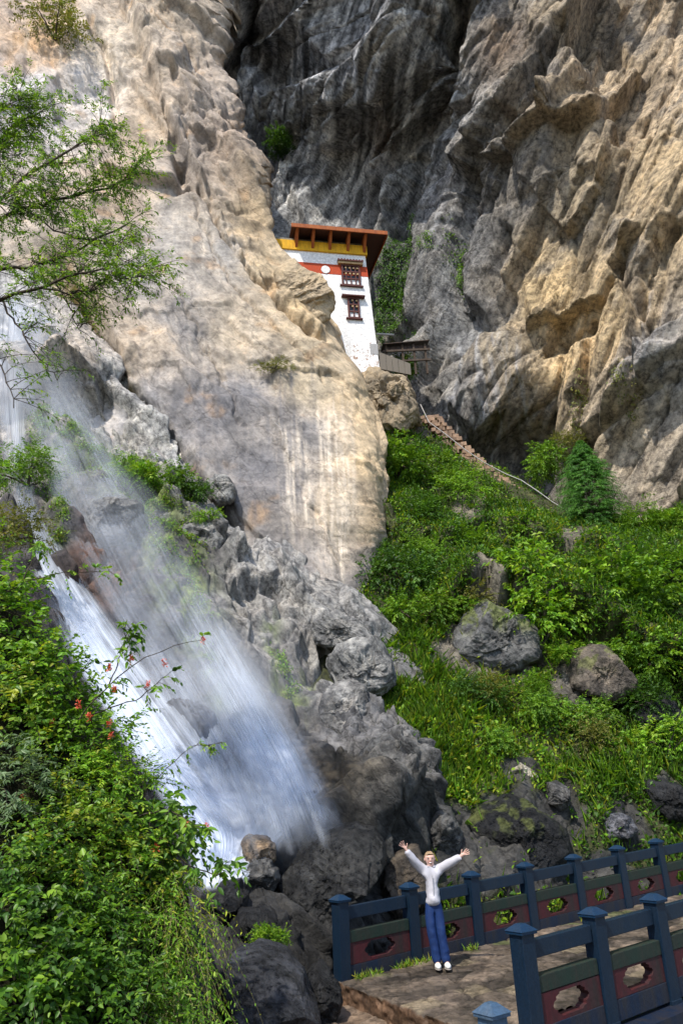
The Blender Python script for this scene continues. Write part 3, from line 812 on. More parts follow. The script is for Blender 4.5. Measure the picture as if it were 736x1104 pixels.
DARK = ((.006, .006, .0065), (.028, .028, .029)); GREY = ((.13, .128, .125), (.32, .31, .29)); MID = ((.045, .044, .043), (.14, .137, .132)); TAN = ((.36, .28, .19), (.55, .43, .28)); BROWN = ((.028, .023, .019), (.10, .08, .06))
rock_gloss = rock_material('wet_black_rock', fine=9.0, bump=1.0, rough=0.42, speck=0.5, bd=0.09, wet=True, spec=0.28, lines=0.7, strata=(rad(20), rad(50), 0))
rock_dry = rock_material('dry_grey_rock', fine=5.0, bump=0.9, rough=0.85, speck=0.4, bd=0.12, spec=0.2, lines=0.7, strata=(0, rad(40), rad(20)))
boulder([(300, 960), (316, 915), (338, 893), (372, 884), (412, 880), (434, 898), (428, 916), (400, 958), (372, 972), (366, 1010), (352, 1040), (320, 1034), (298, 1005)], 14.4, 1.1, 3, 'huge black wet boulder left of the waving woman, its top dry and speckled', rock_gloss, ((.010, .010, .010), (.062, .061, .059)), rel=0.13, res=150, tilt=0.55)
boulder([(252, 908), (262, 899), (285, 901), (300, 912), (304, 930), (285, 938), (262, 934)], 14.5, 0.5, 4, 'tan topped boulder standing in the white foot of the waterfall', rock_gloss, ((.09, .08, .07), (.30, .21, .13)), rel=0.12)
boulder([(254, 950), (270, 922), (280, 917), (292, 928), (303, 945), (296, 975), (262, 980)], 14.2, 0.5, 5, 'pointed dark boulder in front of the tan topped one', rock_gloss, MID, rel=0.16)
boulder([(204, 968), (222, 955), (258, 948), (266, 966), (262, 992), (238, 1004), (210, 994)], 13.2, 0.6, 6, 'flat black boulder with grey face at the edge of the leafy bank', rock_gloss, DARK, rel=0.16)
boulder([(240, 1002), (256, 983), (284, 976), (308, 986), (312, 1012), (280, 1030), (246, 1024)], 12.6, 0.6, 7, 'low dark boulder with a small green plant against it', rock_gloss, DARK, rel=0.15)
boulder([(222, 1110), (226, 1050), (240, 1024), (272, 1013), (308, 1022), (332, 1052), (344, 1090), (348, 1140), (320, 1170), (240, 1170)], 10.4, 0.95, 8, 'rounded dark boulder at the bottom edge, streaked grey on its left side', rock_gloss, ((.012, .012, .013), (.07, .073, .085)), rel=0.09, res=150, tilt=0.4)
boulder([(316, 1082), (328, 1046), (352, 1034), (372, 1052), (374, 1096), (346, 1116), (324, 1112)], 11.39, 0.3, 9, 'small dark stone between the rounded boulder and the end post', rock_gloss, DARK)
boulder([(372, 822), (392, 790), (412, 782), (432, 796), (452, 838), (450, 858), (424, 868), (398, 856)], 17.4, 0.9, 10, 'blocky grey boulder at the left foot of the green slope', rock_dry, MID, res=110)
boulder([(340, 772), (352, 742), (378, 722), (404, 730), (406, 768), (384, 802), (356, 812), (342, 796)], 19.00, 0.8, 11, 'cracked grey boulder with upright left face beside the falling water', rock_dry, ((.13, .125, .12), (.29, .28, .265)), res=110)
boulder([(348, 742), (352, 704), (372, 684), (398, 680), (424, 700), (438, 724), (428, 752), (396, 764), (364, 760)], 20.1, 0.7, 112, 'broad pale grey rock touching the green slope above the blocky boulder', rock_dry, GREY, res=120, jag=.08)
boulder([(330, 690), (338, 662), (362, 652), (386, 664), (402, 690), (384, 708), (350, 708)], 21.6, 0.6, 113, 'grey rock under the lower right corner of the pale cliff face', rock_dry, ((.12, .118, .115), (.28, .27, .255)), res=110, jag=.08)
boulder([(216, 520), (226, 498), (244, 502), (258, 532), (254, 556), (234, 558)], 24.50, 0.8, 15, 'squared grey block high on the ridge beside the small bushes', rock_dry, GREY)
boulder([(188, 568), (200, 546), (226, 552), (246, 584), (240, 610), (212, 606)], 23.10, 0.8, 16, 'grey shelf of rock at the right edge of the veil of water', rock_dry, GREY)
boulder([(92, 560), (102, 526), (128, 518), (152, 538), (156, 580), (134, 604), (104, 596)], 22.00, 0.9, 17, 'dark smooth rock face behind the thin water, moss around it', rock_wet, ((.12, .118, .115), (.20, .195, .19)), rel=0.07, res=110)
boulder([(494, 928), (498, 890), (514, 868), (552, 858), (594, 868), (626, 890), (640, 928), (600, 950), (520, 952)], 17.3, 1.3, 21, 'broad black wet boulder behind the middle of the far railing', rock_gloss, DARK, moss=.5, rel=0.13, res=130, tilt=0.45)
boulder([(448, 870), (462, 858), (486, 872), (500, 905), (498, 952), (470, 960), (448, 930)], 16.6, 0.8, 22, 'steep dark slab just behind the raised arm on the right', rock_gloss, MID, rel=0.12, res=110)
boulder([(404, 950), (420, 914), (446, 900), (462, 930), (466, 975), (440, 1000), (408, 992)], 15.2, 0.6, 23, 'brownish rock behind the railing at the woman, under her raised hand', rock_wet, BROWN, rel=0.12)
boulder([(432, 895), (432, 866), (452, 852), (470, 872), (466, 900)], 17.2, 0.6, 24, 'small dark stone wedged above the brownish rock', rock_wet, DARK)
boulder([(606, 742), (612, 706), (640, 688), (672, 692), (686, 718), (680, 746), (652, 768), (622, 764)], 22.10, 1.0, 25, 'large grey brown boulder in the middle of the green slope', rock_wet, ((.05, .042, .035), (.17, .14, .11)), moss=.6, rel=0.12, res=120, tilt=0.5)
boulder([(470, 672), (486, 648), (520, 640), (548, 648), (580, 650), (604, 676), (600, 716), (572, 738), (548, 742), (520, 728), (490, 720), (474, 696)], 22.90, 0.9, 26, 'shadowed rock face under the brightest bush', rock_wet, MID, moss=.8, rel=0.15, res=110)
boulder([(534, 836), (540, 824), (566, 822), (588, 836), (590, 850), (560, 852), (544, 846)], 19.4, 0.5, 27, 'flat pale stone lying in the grass above the broad black boulder', rock_dry, ((.22, .19, .14), (.46, .42, .34)))
boulder([(590, 870), (590, 842), (600, 832), (612, 846), (616, 876), (602, 884)], 18.9, 0.4, 28, 'narrow upright grey stone beside the flat pale one', rock_dry, MID)
boulder([(692, 880), (696, 842), (712, 832), (744, 846), (752, 880), (726, 896)], 19.4, 0.7, 29, 'dark rock in the grass at the right border of the photo', rock_wet, DARK)
boulder([(640, 892), (652, 876), (680, 878), (696, 896), (676, 908), (650, 906)], 18.6, 0.5, 30, 'blue grey wet rock low above the far railing on the right', rock_gloss, ((.06, .06, .07), (.2, .2, .22)))
boulder([(464, 590), (478, 556), (504, 546), (512, 562), (494, 590), (474, 606)], 28.0, 0.6, 31, 'pale slanting stone among bushes below the path', rock_dry, TAN)
boulder([(582, 596), (590, 584), (606, 586), (610, 598), (594, 602)], 27.4, 0.4, 32, 'small dark stone just below the end of the path', rock_dry, MID)
boulder([(600, 622), (606, 606), (628, 608), (632, 624), (616, 630)], 26.2, 0.4, 33, 'small tan stone above the large grey brown boulder', rock_dry, TAN)
boulder([(676, 790), (690, 750), (722, 742), (746, 768), (742, 800), (706, 806)], 21.6, 0.6, 34, 'dark ledge half covered with weeds at the right border, middle of the slope', rock_wet, DARK)
boulder([(290, 252), (310, 253), (325, 275), (338, 290), (355, 312), (371, 339), (372, 364), (360, 373), (344, 369), (328, 356), (310, 336), (293, 312), (282, 285)], 29.9, 0.9, 35, 'big tan rock flake leaning against the white shrine', rock_pale, TAN, rel=0.10, res=140, tilt=0.1, fine=1.4)
boulder([(374, 398), (388, 388), (412, 390), (440, 396), (456, 420), (462, 464), (444, 488), (410, 474), (388, 446)], 32.6, 1.6, 36, 'tan cracked rock knob carrying the white shrine', rock_pale, ((.20, .165, .12), (.44, .345, .23)), rel=0.22, res=140, tilt=0.2, jag=.09, cuts=16)

# ================================================================== bridge
AZ, SP_F, SP_N, SL = 0.928, 1.336, 1.17, 0.033
FX, FY, NX_, NY_ = -0.307, 12.437, 1.629, 8.937
dv_ = np.array([math.sin(AZ), math.cos(AZ)]); nv_ = np.array([math.cos(AZ), -math.sin(AZ)])   # along, and towards the near rail
blue = paint_material('navy_paint', (.005, .016, .034), dirt=(.014, .022, .034), amount=0.8, rough=0.42)
blue_lit = paint_material('lit_navy_cap', (.005, .026, .062), dirt=(.02, .03, .04), amount=0.4, rough=0.4)  # same navy made brighter: daylight on the caps put into the colour
green = paint_material('dark_green_paint', (.012, .026, .018), dirt=(.035, .026, .02), amount=0.9, rough=0.6)
red = paint_material('maroon_paint', (.060, .010, .013), dirt=(.022, .02, .018), amount=1.0, rough=0.6, scale=4)
navy2 = paint_material('dark_navy_paint', (.006, .014, .034), dirt=(.03, .024, .02), amount=0.85, rough=0.55)
from mathutils.geometry import tessellate_polygon
def hole_panel(w, z0, z1, th, hw, hz0, hz1):
    """a board along x with the clouded opening of a Bhutanese railing"""
    cz = (hz0 + hz1) / 2; hh = (hz1 - hz0) / 2
    prof = [(1, .0), (.93, .3), (.80, .42), (.80, .68), (.62, .84), (.58, 1.0)]
    loop = [(hw * a, cz + hh * b) for a, b in prof] + [(-hw * a, cz + hh * b) for a, b in prof[::-1]] + [(-hw * a, cz - hh * b) for a, b in prof[1:]] + [(hw * a, cz - hh * b) for a, b in prof[:0:-1]]
    loop = [p for i, p in enumerate(loop) if i == 0 or p != loop[i - 1]]
    out = [(-w / 2, z0), (w / 2, z0), (w / 2, z1), (-w / 2, z1)]
    tri = tessellate_polygon([[Vector((x, z, 0)) for x, z in out], [Vector((x, z, 0)) for x, z in loop]])
    allp = out + loop; n = len(allp)
    v = [(x, -th / 2, z) for x, z in allp] + [(x, th / 2, z) for x, z in allp]
    f = [tuple(t) for t in tri] + [tuple(i + n for i in t[::-1]) for t in tri]
    for base, m in ((0, 4), (4, len(loop))):
        for i in range(m):
            a, b = base + i, base + (i + 1) % m
            f.append((a, b, b + n, a + n))
    return v, f
def railing(name, label, X0, Y0, sp, n):
    root = empty(name, (X0, Y0, 0))
    tag(root, label, 'railing', 'bridge railings')
    rz = math.pi / 2 - AZ
    W = 0.18
    for i in range(n):
        b = MB().box((0, 0, 0.41), (W, W, 1.12)).box((0, 0, 0.985), (W + .05, W + .05, 0.03)).box((0, 0, 1.0325), (W + .07, W + .07, 0.065), taper=0.3)
        b.box((0, 0, -.10), (W + .012, W + .012, .14))
        p = b.build('post', blue, root, bevel=0.006)
        p.location = (dv_[0] * sp * i, dv_[1] * sp * i, SL * sp * i + random.uniform(-.012, .012)); p.rotation_euler = (random.uniform(-.012, .012), random.uniform(-.01, .01), rz + random.uniform(-.04, .04))
        p.data.materials.append(blue_lit)
        for f in p.data.polygons:
            if f.center.z > 0.97: f.material_index = 1
    g = sp - W - 0.004
    tilt_ = math.atan(SL)
    for i in range(n - 1):
        mid = np.array([dv_[0] * sp * (i + .5), dv_[1] * sp * (i + .5), SL * sp * (i + .5)])
        def put(o, k=1.0):
            o.location = mid + (0, 0, random.uniform(-.006, .006)); o.rotation_euler = Euler((random.uniform(-.01, .01) * k, -tilt_, rz), 'XYZ')
        put(MB().box((0, 0, .82), (g, .085, .17)).build('top_rail', blue, root, bevel=0.008))
        put(MB().box((0, 0, .505), (g, .125, .15)).build('panel_band', green, root, bevel=0.006))
        v, f = hole_panel(g, .15, .43, .11, .29, .185, .40)
        m = MB().add(v, f).build('panel', red, root)
        bm = bmesh.new(); bm.from_mesh(m.data); bmesh.ops.recalc_face_normals(bm, faces=bm.faces); bm.to_mesh(m.data); bm.free()
        put(m)
        put(MB().box((0, 0, .05), (g, .125, .20)).build('bottom_rail', navy2, root, bevel=0.006))
    return root
random.seed(5)
railing('bridge_railing', 'far navy railing of the bridge with maroon panels, behind the waving woman', FX, FY, SP_F, 9)
railing('bridge_railing', 'near navy railing of the bridge at the bottom right corner of the photo', NX_, NY_, SP_N, 6)

stone = rock_material('deck_stone', fine=7, bump=0.35, rough=0.62, speck=0.32, bd=0.02, wet=True, spec=0.4)
# flagged deck, sloping with the railings
tt = np.arange(0, 11.5, 0.022); ww = np.arange(-0.35, 3.3, 0.022)
T, Wd = np.meshgrid(tt, ww, indexing='ij')
h, e = facet(T / 0.42 + 0.2 * fbm(T * 2, Wd * 2, 3, 2), Wd / 0.42 + 0.2 * fbm(T * 2, Wd * 2, 4, 2), 301, 0.3)
hz = 0.014 * h - 0.034 * np.exp(-e / 0.045) + 0.008 * fbm(T * 6, Wd * 6, 302, 4) + 0.012 * fbm(T, Wd, 303, 3)
endw = 0.03 * fbm(Wd * 3, Wd * 0, 305, 3)
LEAN = (NX_ - FX) * dv_[0] + (NY_ - FY) * dv_[1]          # the end edge runs from post to post
BW = (NX_ - FX) * nv_[0] + (NY_ - FY) * nv_[1]
off = LEAN * Wd / BW + endw - 0.10
Tw = off + T
X = FX + dv_[0] * Tw + nv_[0] * Wd; Yd = FY + dv_[1] * Tw + nv_[1] * Wd; Z = SL * Tw + hz - 0.012
n = fbm(T * 0.9, Wd * 0.9, 311, 5); n2 = fbm(T * 4, Wd * 4, 312, 4)
stone_tint = (h * 0.5 + 0.5)[..., None]
c = np.array([.075, .058, .042]) * (1 - stone_tint) + np.array([.125, .095, .07]) * stone_tint
wet = sstep(n + 0.2 * n2, 0.0, 0.25)[..., None]
c = c * (1 - 0.62 * wet)
mossd = (sstep(fbm(T * 1.7, Wd * 1.7, 313, 4), 0.1, 0.35) * sstep(0.35 - np.abs(Wd - 0.2), 0, .3))[..., None] * 0.6
c = c * (1 - mossd) + np.array([.09, .11, .03]) * mossd
pale = (sstep(_h(np.floor(T / .42), np.floor(Wd / .42), 5, 9), .86, .9) * .5)[..., None]
c = c * (1 - pale) + np.array([.20, .16, .10]) * pale
c *= (1 + 0.35 * n2)[..., None]
jn = np.exp(-e / 0.05)[..., None] * 0.75          # soil packed into the joints
c = c * (1 - jn) + np.array([.028, .022, .015]) * jn
c = c * (0.8 + 0.55 * stone_tint)
V = np.stack([X, Yd, Z], -1)
# the worn end face of the slab
drop = np.linspace(0, 1, 16)[1:]
fx = V[0][None].repeat(15, 0); out_ = 0.05 * fbm(Wd[0][None] * 5 + 0 * drop[:, None], drop[:, None] * 3 + 0 * Wd[0][None], 315, 4) + 0.03 * h[0][None]
fx = fx + np.stack([dv_[0] * -out_, dv_[1] * -out_, -0.30 * drop[:, None] * np.ones_like(out_)], -1)
V = np.concatenate([fx[::-1], V], 0)
nf = fbm(Wd[0][None] * 4 + 0 * drop[:, None], drop[:, None] * 2 + 0 * Wd[0][None], 316, 4)
cf = np.array([.095, .056, .034]) * (1 + 0.9 * nf)[..., None] * np.ones_like(out_)[..., None]
c = np.concatenate([cf[::-1], c], 0)
deck = new_mesh('bridge_deck', V.reshape(-1, 3), quads=grid_quads(*V.shape[:2]), mat=stone, col=np.clip(c, .01, .8).reshape(-1, 3))
tag(deck, kind='structure')
under = MB()
for k in range(1):
    a0 = np.array([FX, FY]) + dv_ * 0.12 - nv_ * 0.3; a1 = a0 + dv_ * 11; b0 = np.array([NX_, NY_]) + dv_ * 0.12 + nv_ * 0.3; b1 = b0 + dv_ * 11
    lo, hi = -0.9, -0.08
    under.hexa([(*a0, lo), (*b0, lo), (*b1, lo + SL * 11), (*a1, lo + SL * 11), (*a0, hi), (*b0, hi), (*b1, hi + SL * 11), (*a1, hi + SL * 11)])
tag(under.build('bridge', navy2), 'dark masonry body of the bridge under the near railing', 'bridge')
# lower landing in front of the end face
ss = np.arange(-3.2, 0.25, 0.025); ww = np.arange(-0.75, 6.2, 0.025)
S, Wd = np.meshgrid(ss, ww, indexing='ij')
off = LEAN * Wd / BW
h, e = facet(S / 0.5 + 0.3 * fbm(S, Wd, 321, 2), Wd / 0.34 + .3 * fbm(S, Wd, 322, 2), 323, 0.35)
st2 = 0.14 * sstep(S + 0.08 * fbm(Wd * 2, S * 2, 324, 2), -1.0, -0.94)
hz = 0.02 * h - 0.03 * np.exp(-e / 0.05) + 0.02 * fbm(S * 5, Wd * 5, 325, 4) - 0.40 + st2 - 0.5 * sstep(-S, 2.3, 3.2)
X = FX + dv_[0] * (off + S) + nv_[0] * Wd; Yd = FY + dv_[1] * (off + S) + nv_[1] * Wd
n = fbm(S * 1.5, Wd * 1.5, 326, 5)
t_ = (h * .5 + .5)[..., None]
c = (np.array([.10, .065, .04]) * (1 - t_) + np.array([.20, .15, .11]) * t_) * (1 + .7 * n)[..., None]
land = new_mesh('landing', np.stack([X, Yd, hz], -1).reshape(-1, 3), quads=grid_quads(*S.shape), mat=stone, col=np.clip(c, .01, .8).reshape(-1, 3))
tag(land, kind='structure')

# loose post of the lower rail and its pipe
pc = at(529, 1085, 7.3)
lp = empty('rail_post', (pc[0], pc[1], pc[2] - 0.98))
tag(lp, 'short grey blue post with pyramid cap at the bottom edge of the photo', 'post')
steelblue = paint_material('grey_blue_paint', (.045, .085, .14), dirt=(.1, .11, .12), amount=0.5, rough=0.45)
rz = math.pi / 2 - AZ
b = MB().box((0, 0, 0.36), (.17, .17, 1.1)).box((0, 0, .925), (.215, .215, .03)).box((0, 0, .975), (.235, .235, .07), taper=0.3)
q = b.build('post', steelblue, lp, bevel=0.006); q.rotation_euler[2] = rz
white_metal = paint_material('white_pipe_paint', (.62, .63, .66), amount=0.3, rough=0.4)
q = MB().tube([(-.10, -.04, .82), (-.55, -.32, .62), (-1.2, -.75, .32)], .019, 10).build('pipe', white_metal, lp, smooth=True)

# ================================================================== path, rope, shelter
prow = np.array(PATH, float)
pathm = rock_material('red_step_stone', fine=4, bump=0.5, rough=0.85, speck=0.3, attr=False, base=(.25, .165, .11), bd=0.05)
seg = np.linspace(.10, 1, 40)
k_ = np.linspace(0, 1, len(prow)); bxs = MB(); random.seed(8)
for s_ in seg:
    x = np.interp(s_, k_, prow[:, 0]); y = np.interp(s_, k_, prow[:, 1])
    P = at(x, y, float(yH(np.array(x), np.array(y))) - 0.15)
    for j in range(3):
        bxs.box((P[0] + (j - 0.9) * 0.33 + random.uniform(-.05, .05), P[1] + random.uniform(-.05, .05), P[2] + 0.13 + .22 * max(0, s_ - .4) / .6 + random.uniform(-.05, .05)), (0.33 * random.uniform(.75, 1.05), 0.5, 0.20), rz=random.uniform(-.3, .3), taper=0.94)
stp = bxs.build('path', pathm, bevel=0.02); tag(stp, kind='structure')
ropem = paint_material('white_rope', (.38, .36, .34), amount=0.3, rough=0.8)
rp = [(453, 436), (462, 455), (480, 468), (500, 484), (522, 499), (545, 511), (562, 518), (580, 530), (595, 541), (610, 550)]
pts = []
for i, (x, y) in enumerate(rp):
    P = at(x, y, float(yH(np.array(float(x)), np.array(float(y + 14)))) - 0.4)
    pts.append(P)
tag(MB().tube(pts, .022, 8).build('hose', ropem, smooth=True), 'thin pale hose strung along the path below the cliff', 'hose')
wood_d = paint_material('weathered_wood', (.055, .035, .022), dirt=(.15, .12, .1), amount=0.4, rough=0.8)
tin = paint_material('rusty_sheet', (.035, .024, .02), dirt=(.11, .06, .035), amount=0.7, rough=0.7, streak=False)
sc_ = at(434, 370, 35.6)
sh = empty('shelter', sc_ - np.array([0, 0, 2.2]))
tag(sh, 'small dark plank shelter on posts between the shrine and the cliff', 'shelter')
def shl(name, mb, mat): return mb.build(name, mat, sh, bevel=0.01)
shl('roof', MB().hexa([(-1.15, -.7, 1.75), (1.35, -.7, 1.85), (1.35, .8, 2.35), (-1.15, .8, 2.25), (-1.15, -.7, 1.80), (1.35, -.7, 1.90), (1.35, .8, 2.40), (-1.15, .8, 2.30)]), tin)
for x in (-.95, -.1, .5, 1.1):
    shl('post', MB().box((x, -.5, .85), (.11, .11, 1.82)), wood_d)
shl('beam', MB().box((.1, -.58, 1.38), (2.5, .08, .12)), wood_d)
shl('beam', MB().box((.1, -.58, .75), (2.5, .08, .10)), wood_d)
for x in np.arange(-.9, 1.2, .3):
    shl('plank', MB().box((x, -.44, 1.56), (.28, .03, .34)), tin)
white_bar = paint_material('whitewashed_pole', (.55, .54, .5), amount=0.3, rough=0.7)
tag(MB().tube([at(406, 360, 35.6), at(424, 361, 36.2)], .06, 8).build('pole', white_bar), 'pale pole lying from the shrine to the shelter', 'pole')
# screen of old boards on the knob
bp_ = at(424, 395, 32.3)
sb = empty('board_screen', bp_); tag(sb, 'tilted screen of grey boards on the rock knob right of the shrine', 'screen')
gw = paint_material('grey_boards', (.17, .145, .115), dirt=(.14, .12, .1), amount=0.6, rough=0.85)
for k in range(5):
    x0, x1 = -.62 + k * .29, -.62 + k * .29 + .275
    MB().hexa([(x0, 0, -.28 - x0 * .28), (x1, 0, -.28 - x1 * .28), (x1, .03, -.28 - x1 * .28), (x0, .03, -.28 - x0 * .28), (x0, 0, .52 - x0 * .5), (x1, 0, .52 - x1 * .5), (x1, .03, .52 - x1 * .5), (x0, .03, .52 - x0 * .5)]).build('board', gw, sb)
for x in (-.45, .6): MB().box((x, .07, -.25), (.07, .07, 1.0)).build('post', wood_d, sb)

# ================================================================== shrine
A_ = rad(11)
Cb = at(408, 389, 33.6)
ex = np.array([-math.cos(A_), -math.sin(A_), 0]); nn = np.array([math.sin(A_), -math.cos(A_), 0]); ez = np.array([0, 0, 1.0])
def fac(px_, py_):
    """photo position to (left along the facade, height) on the facade plane"""
    D = ray(px_, py_); k = ((Cb - CAM) @ nn) / (D @ nn)
    q = CAM + D * k - Cb
    return q @ ex, q[2]
shr = empty('cliff_shrine', Cb)
tag(shr, 'white cliff shrine with red band, yellow cornice and wide brown roof', 'building')
ROTB = Matrix((tuple([ex[0], nn[0], 0]), tuple([ex[1], nn[1], 0]), (0, 0, 1)))
def loc(s, d, z):
    """along facade to the left, out of the facade, up"""
    return tuple(ex * s + nn * d + ez * z)
def fbox(mb, s0, s1, d0, d1, z0, z1):
    return mb.hexa([loc(s0, d0, z0), loc(s1, d0, z0), loc(s1, d1, z0), loc(s0, d1, z0), loc(s0, d0, z1), loc(s1, d0, z1), loc(s1, d1, z1), loc(s0, d1, z1)])
def fin(mb, name, mat, parent=None, bevel=0.0):
    o = mb.build(name, mat, parent or shr)
    bm = bmesh.new(); bm.from_mesh(o.data); bmesh.ops.recalc_face_normals(bm, faces=bm.faces)
    if bevel: bmesh.ops.bevel(bm, geom=[e for e in bm.edges if e.is_manifold and e.calc_face_angle(0) > .5], offset=bevel, segments=1, affect='EDGES')
    bm.to_mesh(o.data); bm.free()
    return o
plaster = paint_material('limewash', (.84, .83, .81), dirt=(.30, .22, .16), amount=0.25, rough=0.9, scale=1.6)
def plaster_peel(m):
    n = m.node_tree; p = n.nodes['Principled BSDF']
    src = p.inputs['Base Color'].links[0].from_socket
    tc = N(n, 'ShaderNodeTexCoord')
    a = N(n, 'ShaderNodeTexNoise', i_Scale=4.0, i_Detail=7.0, i_Roughness=0.75); n.links.new(tc.outputs['Object'], a.inputs[0])
    sp = N(n, 'ShaderNodeSeparateXYZ'); n.links.new(tc.outputs['Object'], sp.inputs[0])
    mr = N(n, 'ShaderNodeMapRange', i_1=0.3, i_2=3.2, i_3=0.085, i_4=-0.04); n.links.new(sp.outputs[2], mr.inputs[0])
    ad = N(n, 'ShaderNodeMath', operation='ADD'); n.links.new(a.outputs[0], ad.inputs[0]); n.links.new(mr.outputs[0], ad.inputs[1])
    f = ramp(n, ad.outputs[0], [(0.64, (0, 0, 0)), (0.67, (1, 1, 1))])
    c = mixc(n, 'MIX', f, src, (.34, .20, .13))
    n.links.new(c, p.inputs['Base Color'])
plaster_peel(plaster)
s_top, z_top = fac(394.5, 272.5)
s_l, _ = fac(314, 268)
BATT = s_top            # inward lean of the corner
ZT = z_top + 0.55
WID, DEP = s_l + 1.6, 3.4
def wall_block(mb, z0, z1, grow=0.0, d_in=None):
    k0, k1 = BATT * z0 / z_top, BATT * z1 / z_top
    g = grow
    return mb.hexa([loc(k0 - g, -k0 + g, z0), loc(WID, -k0 + g, z0), loc(WID, -DEP, z0), loc(k0 - g, -DEP, z0), loc(k1 - g, -k1 + g, z1), loc(WID, -k1 + g, z1), loc(WID, -DEP, z1), loc(k1 - g, -DEP, z1)])
fin(wall_block(MB(), -1.2, ZT), 'wall', plaster)
_, zr1 = fac(396, 285); _, zr0 = fac(397, 296)
redb = paint_material('red_ochre', (.46, .065, .02), dirt=(.25, .05, .03), amount=0.5, rough=0.85, streak=False)
band = fin(wall_block(MB(), zr0, zr1, 0.012), 'red_band', redb)
sc, zc = fac(351.4, 288.2)
kk = BATT * zc / z_top
disc = MB(); ndk = 24; rdk = 0.235
disc.add([loc(sc + rdk * math.cos(t), -kk + .014, zc + rdk * math.sin(t)) for t in np.linspace(0, 2 * np.pi, ndk, endpoint=False)] + [loc(sc + rdk * math.cos(t), -kk + .05, zc + rdk * math.sin(t)) for t in np.linspace(0, 2 * np.pi, ndk, endpoint=False)],
         [tuple(range(ndk)), tuple(range(ndk, 2 * ndk))] + [(i, (i + 1) % ndk, ndk + (i + 1) % ndk, ndk + i) for i in range(ndk)])
fin(disc, 'medallion', plaster)
yel = paint_material('yellow_ochre', (.80, .43, .02), dirt=(.30, .13, .02), amount=0.6, rough=0.8)
_, zy1 = fac(394.5, 263)
k1 = BATT
fin(fbox(MB(), k1 - .10, WID, -DEP, -k1 + .10, z_top, zy1), 'cornice', yel)
soff = paint_material('soffit_boards', (.30, .30, .24), dirt=(.08, .04, .03), amount=0.8, rough=0.85, streak=False)
brown = paint_material('brown_timber', (.38, .11, .025), dirt=(.14, .02, .012), amount=0.7, rough=0.7)
darkb = paint_material('dark_timber', (.070, .026, .018), dirt=(.03, .018, .014), amount=0.7, rough=0.75)
OV, OVR = 0.85, 1.05
zR = zy1 + 0.28
kz = zy1
fin(fbox(MB(), k1 + .05, WID, -DEP, -k1 - .05, kz, zR - 0.05), 'frieze', soff)
rf = fin(MB().hexa([loc(k1 - OVR, -k1 + OV, zR), loc(s_l + .02, -k1 + OV, zR), loc(s_l + .02, -DEP - .6, zR + .75), loc(k1 - OVR, -DEP - .6, zR + .75), loc(k1 - OVR, -k1 + OV, zR + .10), loc(s_l + .02, -k1 + OV, zR + .10), loc(s_l + .02, -DEP - .6, zR + .85), loc(k1 - OVR, -DEP - .6, zR + .85)]), 'roof', darkb)
fin(fbox(MB(), k1 - OVR - .03, s_l + .05, -k1 + OV + .002, -k1 + OV + .06, zR - .10, zR + .13), 'fascia', brown, rf)
fin(MB().hexa([loc(k1 - OVR - .05, -k1 + OV, zR - .16), loc(k1 - OVR - .005, -k1 + OV, zR - .16), loc(k1 - OVR - .005, -DEP - .6, zR + .58), loc(k1 - OVR - .05, -DEP - .6, zR + .58), loc(k1 - OVR - .05, -k1 + OV, zR + .12), loc(k1 - OVR - .005, -k1 + OV, zR + .12), loc(k1 - OVR - .005, -DEP - .6, zR + .87), loc(k1 - OVR - .05, -DEP - .6, zR + .87)]), 'barge_board', brown, rf)
for px_ in (393, 375.5, 356, 337.5, 320):
    s0, _ = fac(px_, 268)
    fin(MB().hexa([loc(s0 - .07, -k1 + .10, kz - .45), loc(s0 + .07, -k1 + .10, kz - .45), loc(s0 + .07, -k1 - .1, kz - .45), loc(s0 - .07, -k1 - .1, kz - .45), loc(s0 - .07, -k1 + OV - .1, zR - .02), loc(s0 + .07, -k1 + OV - .1, zR - .02), loc(s0 + .07, -k1 - .1, zR + .2), loc(s0 - .07, -k1 - .1, zR + .2)]), 'bracket', brown)
wframe = paint_material('window_timber', (.11, .035, .028), dirt=(.05, .02, .016), amount=0.6, rough=0.7)
tanw = paint_material('tan_timber', (.42, .29, .15), dirt=(.25, .16, .09), amount=0.5, rough=0.8)
glass = paint_material('dark_glass', (.015, .015, .02), amount=0.1, rough=0.2)
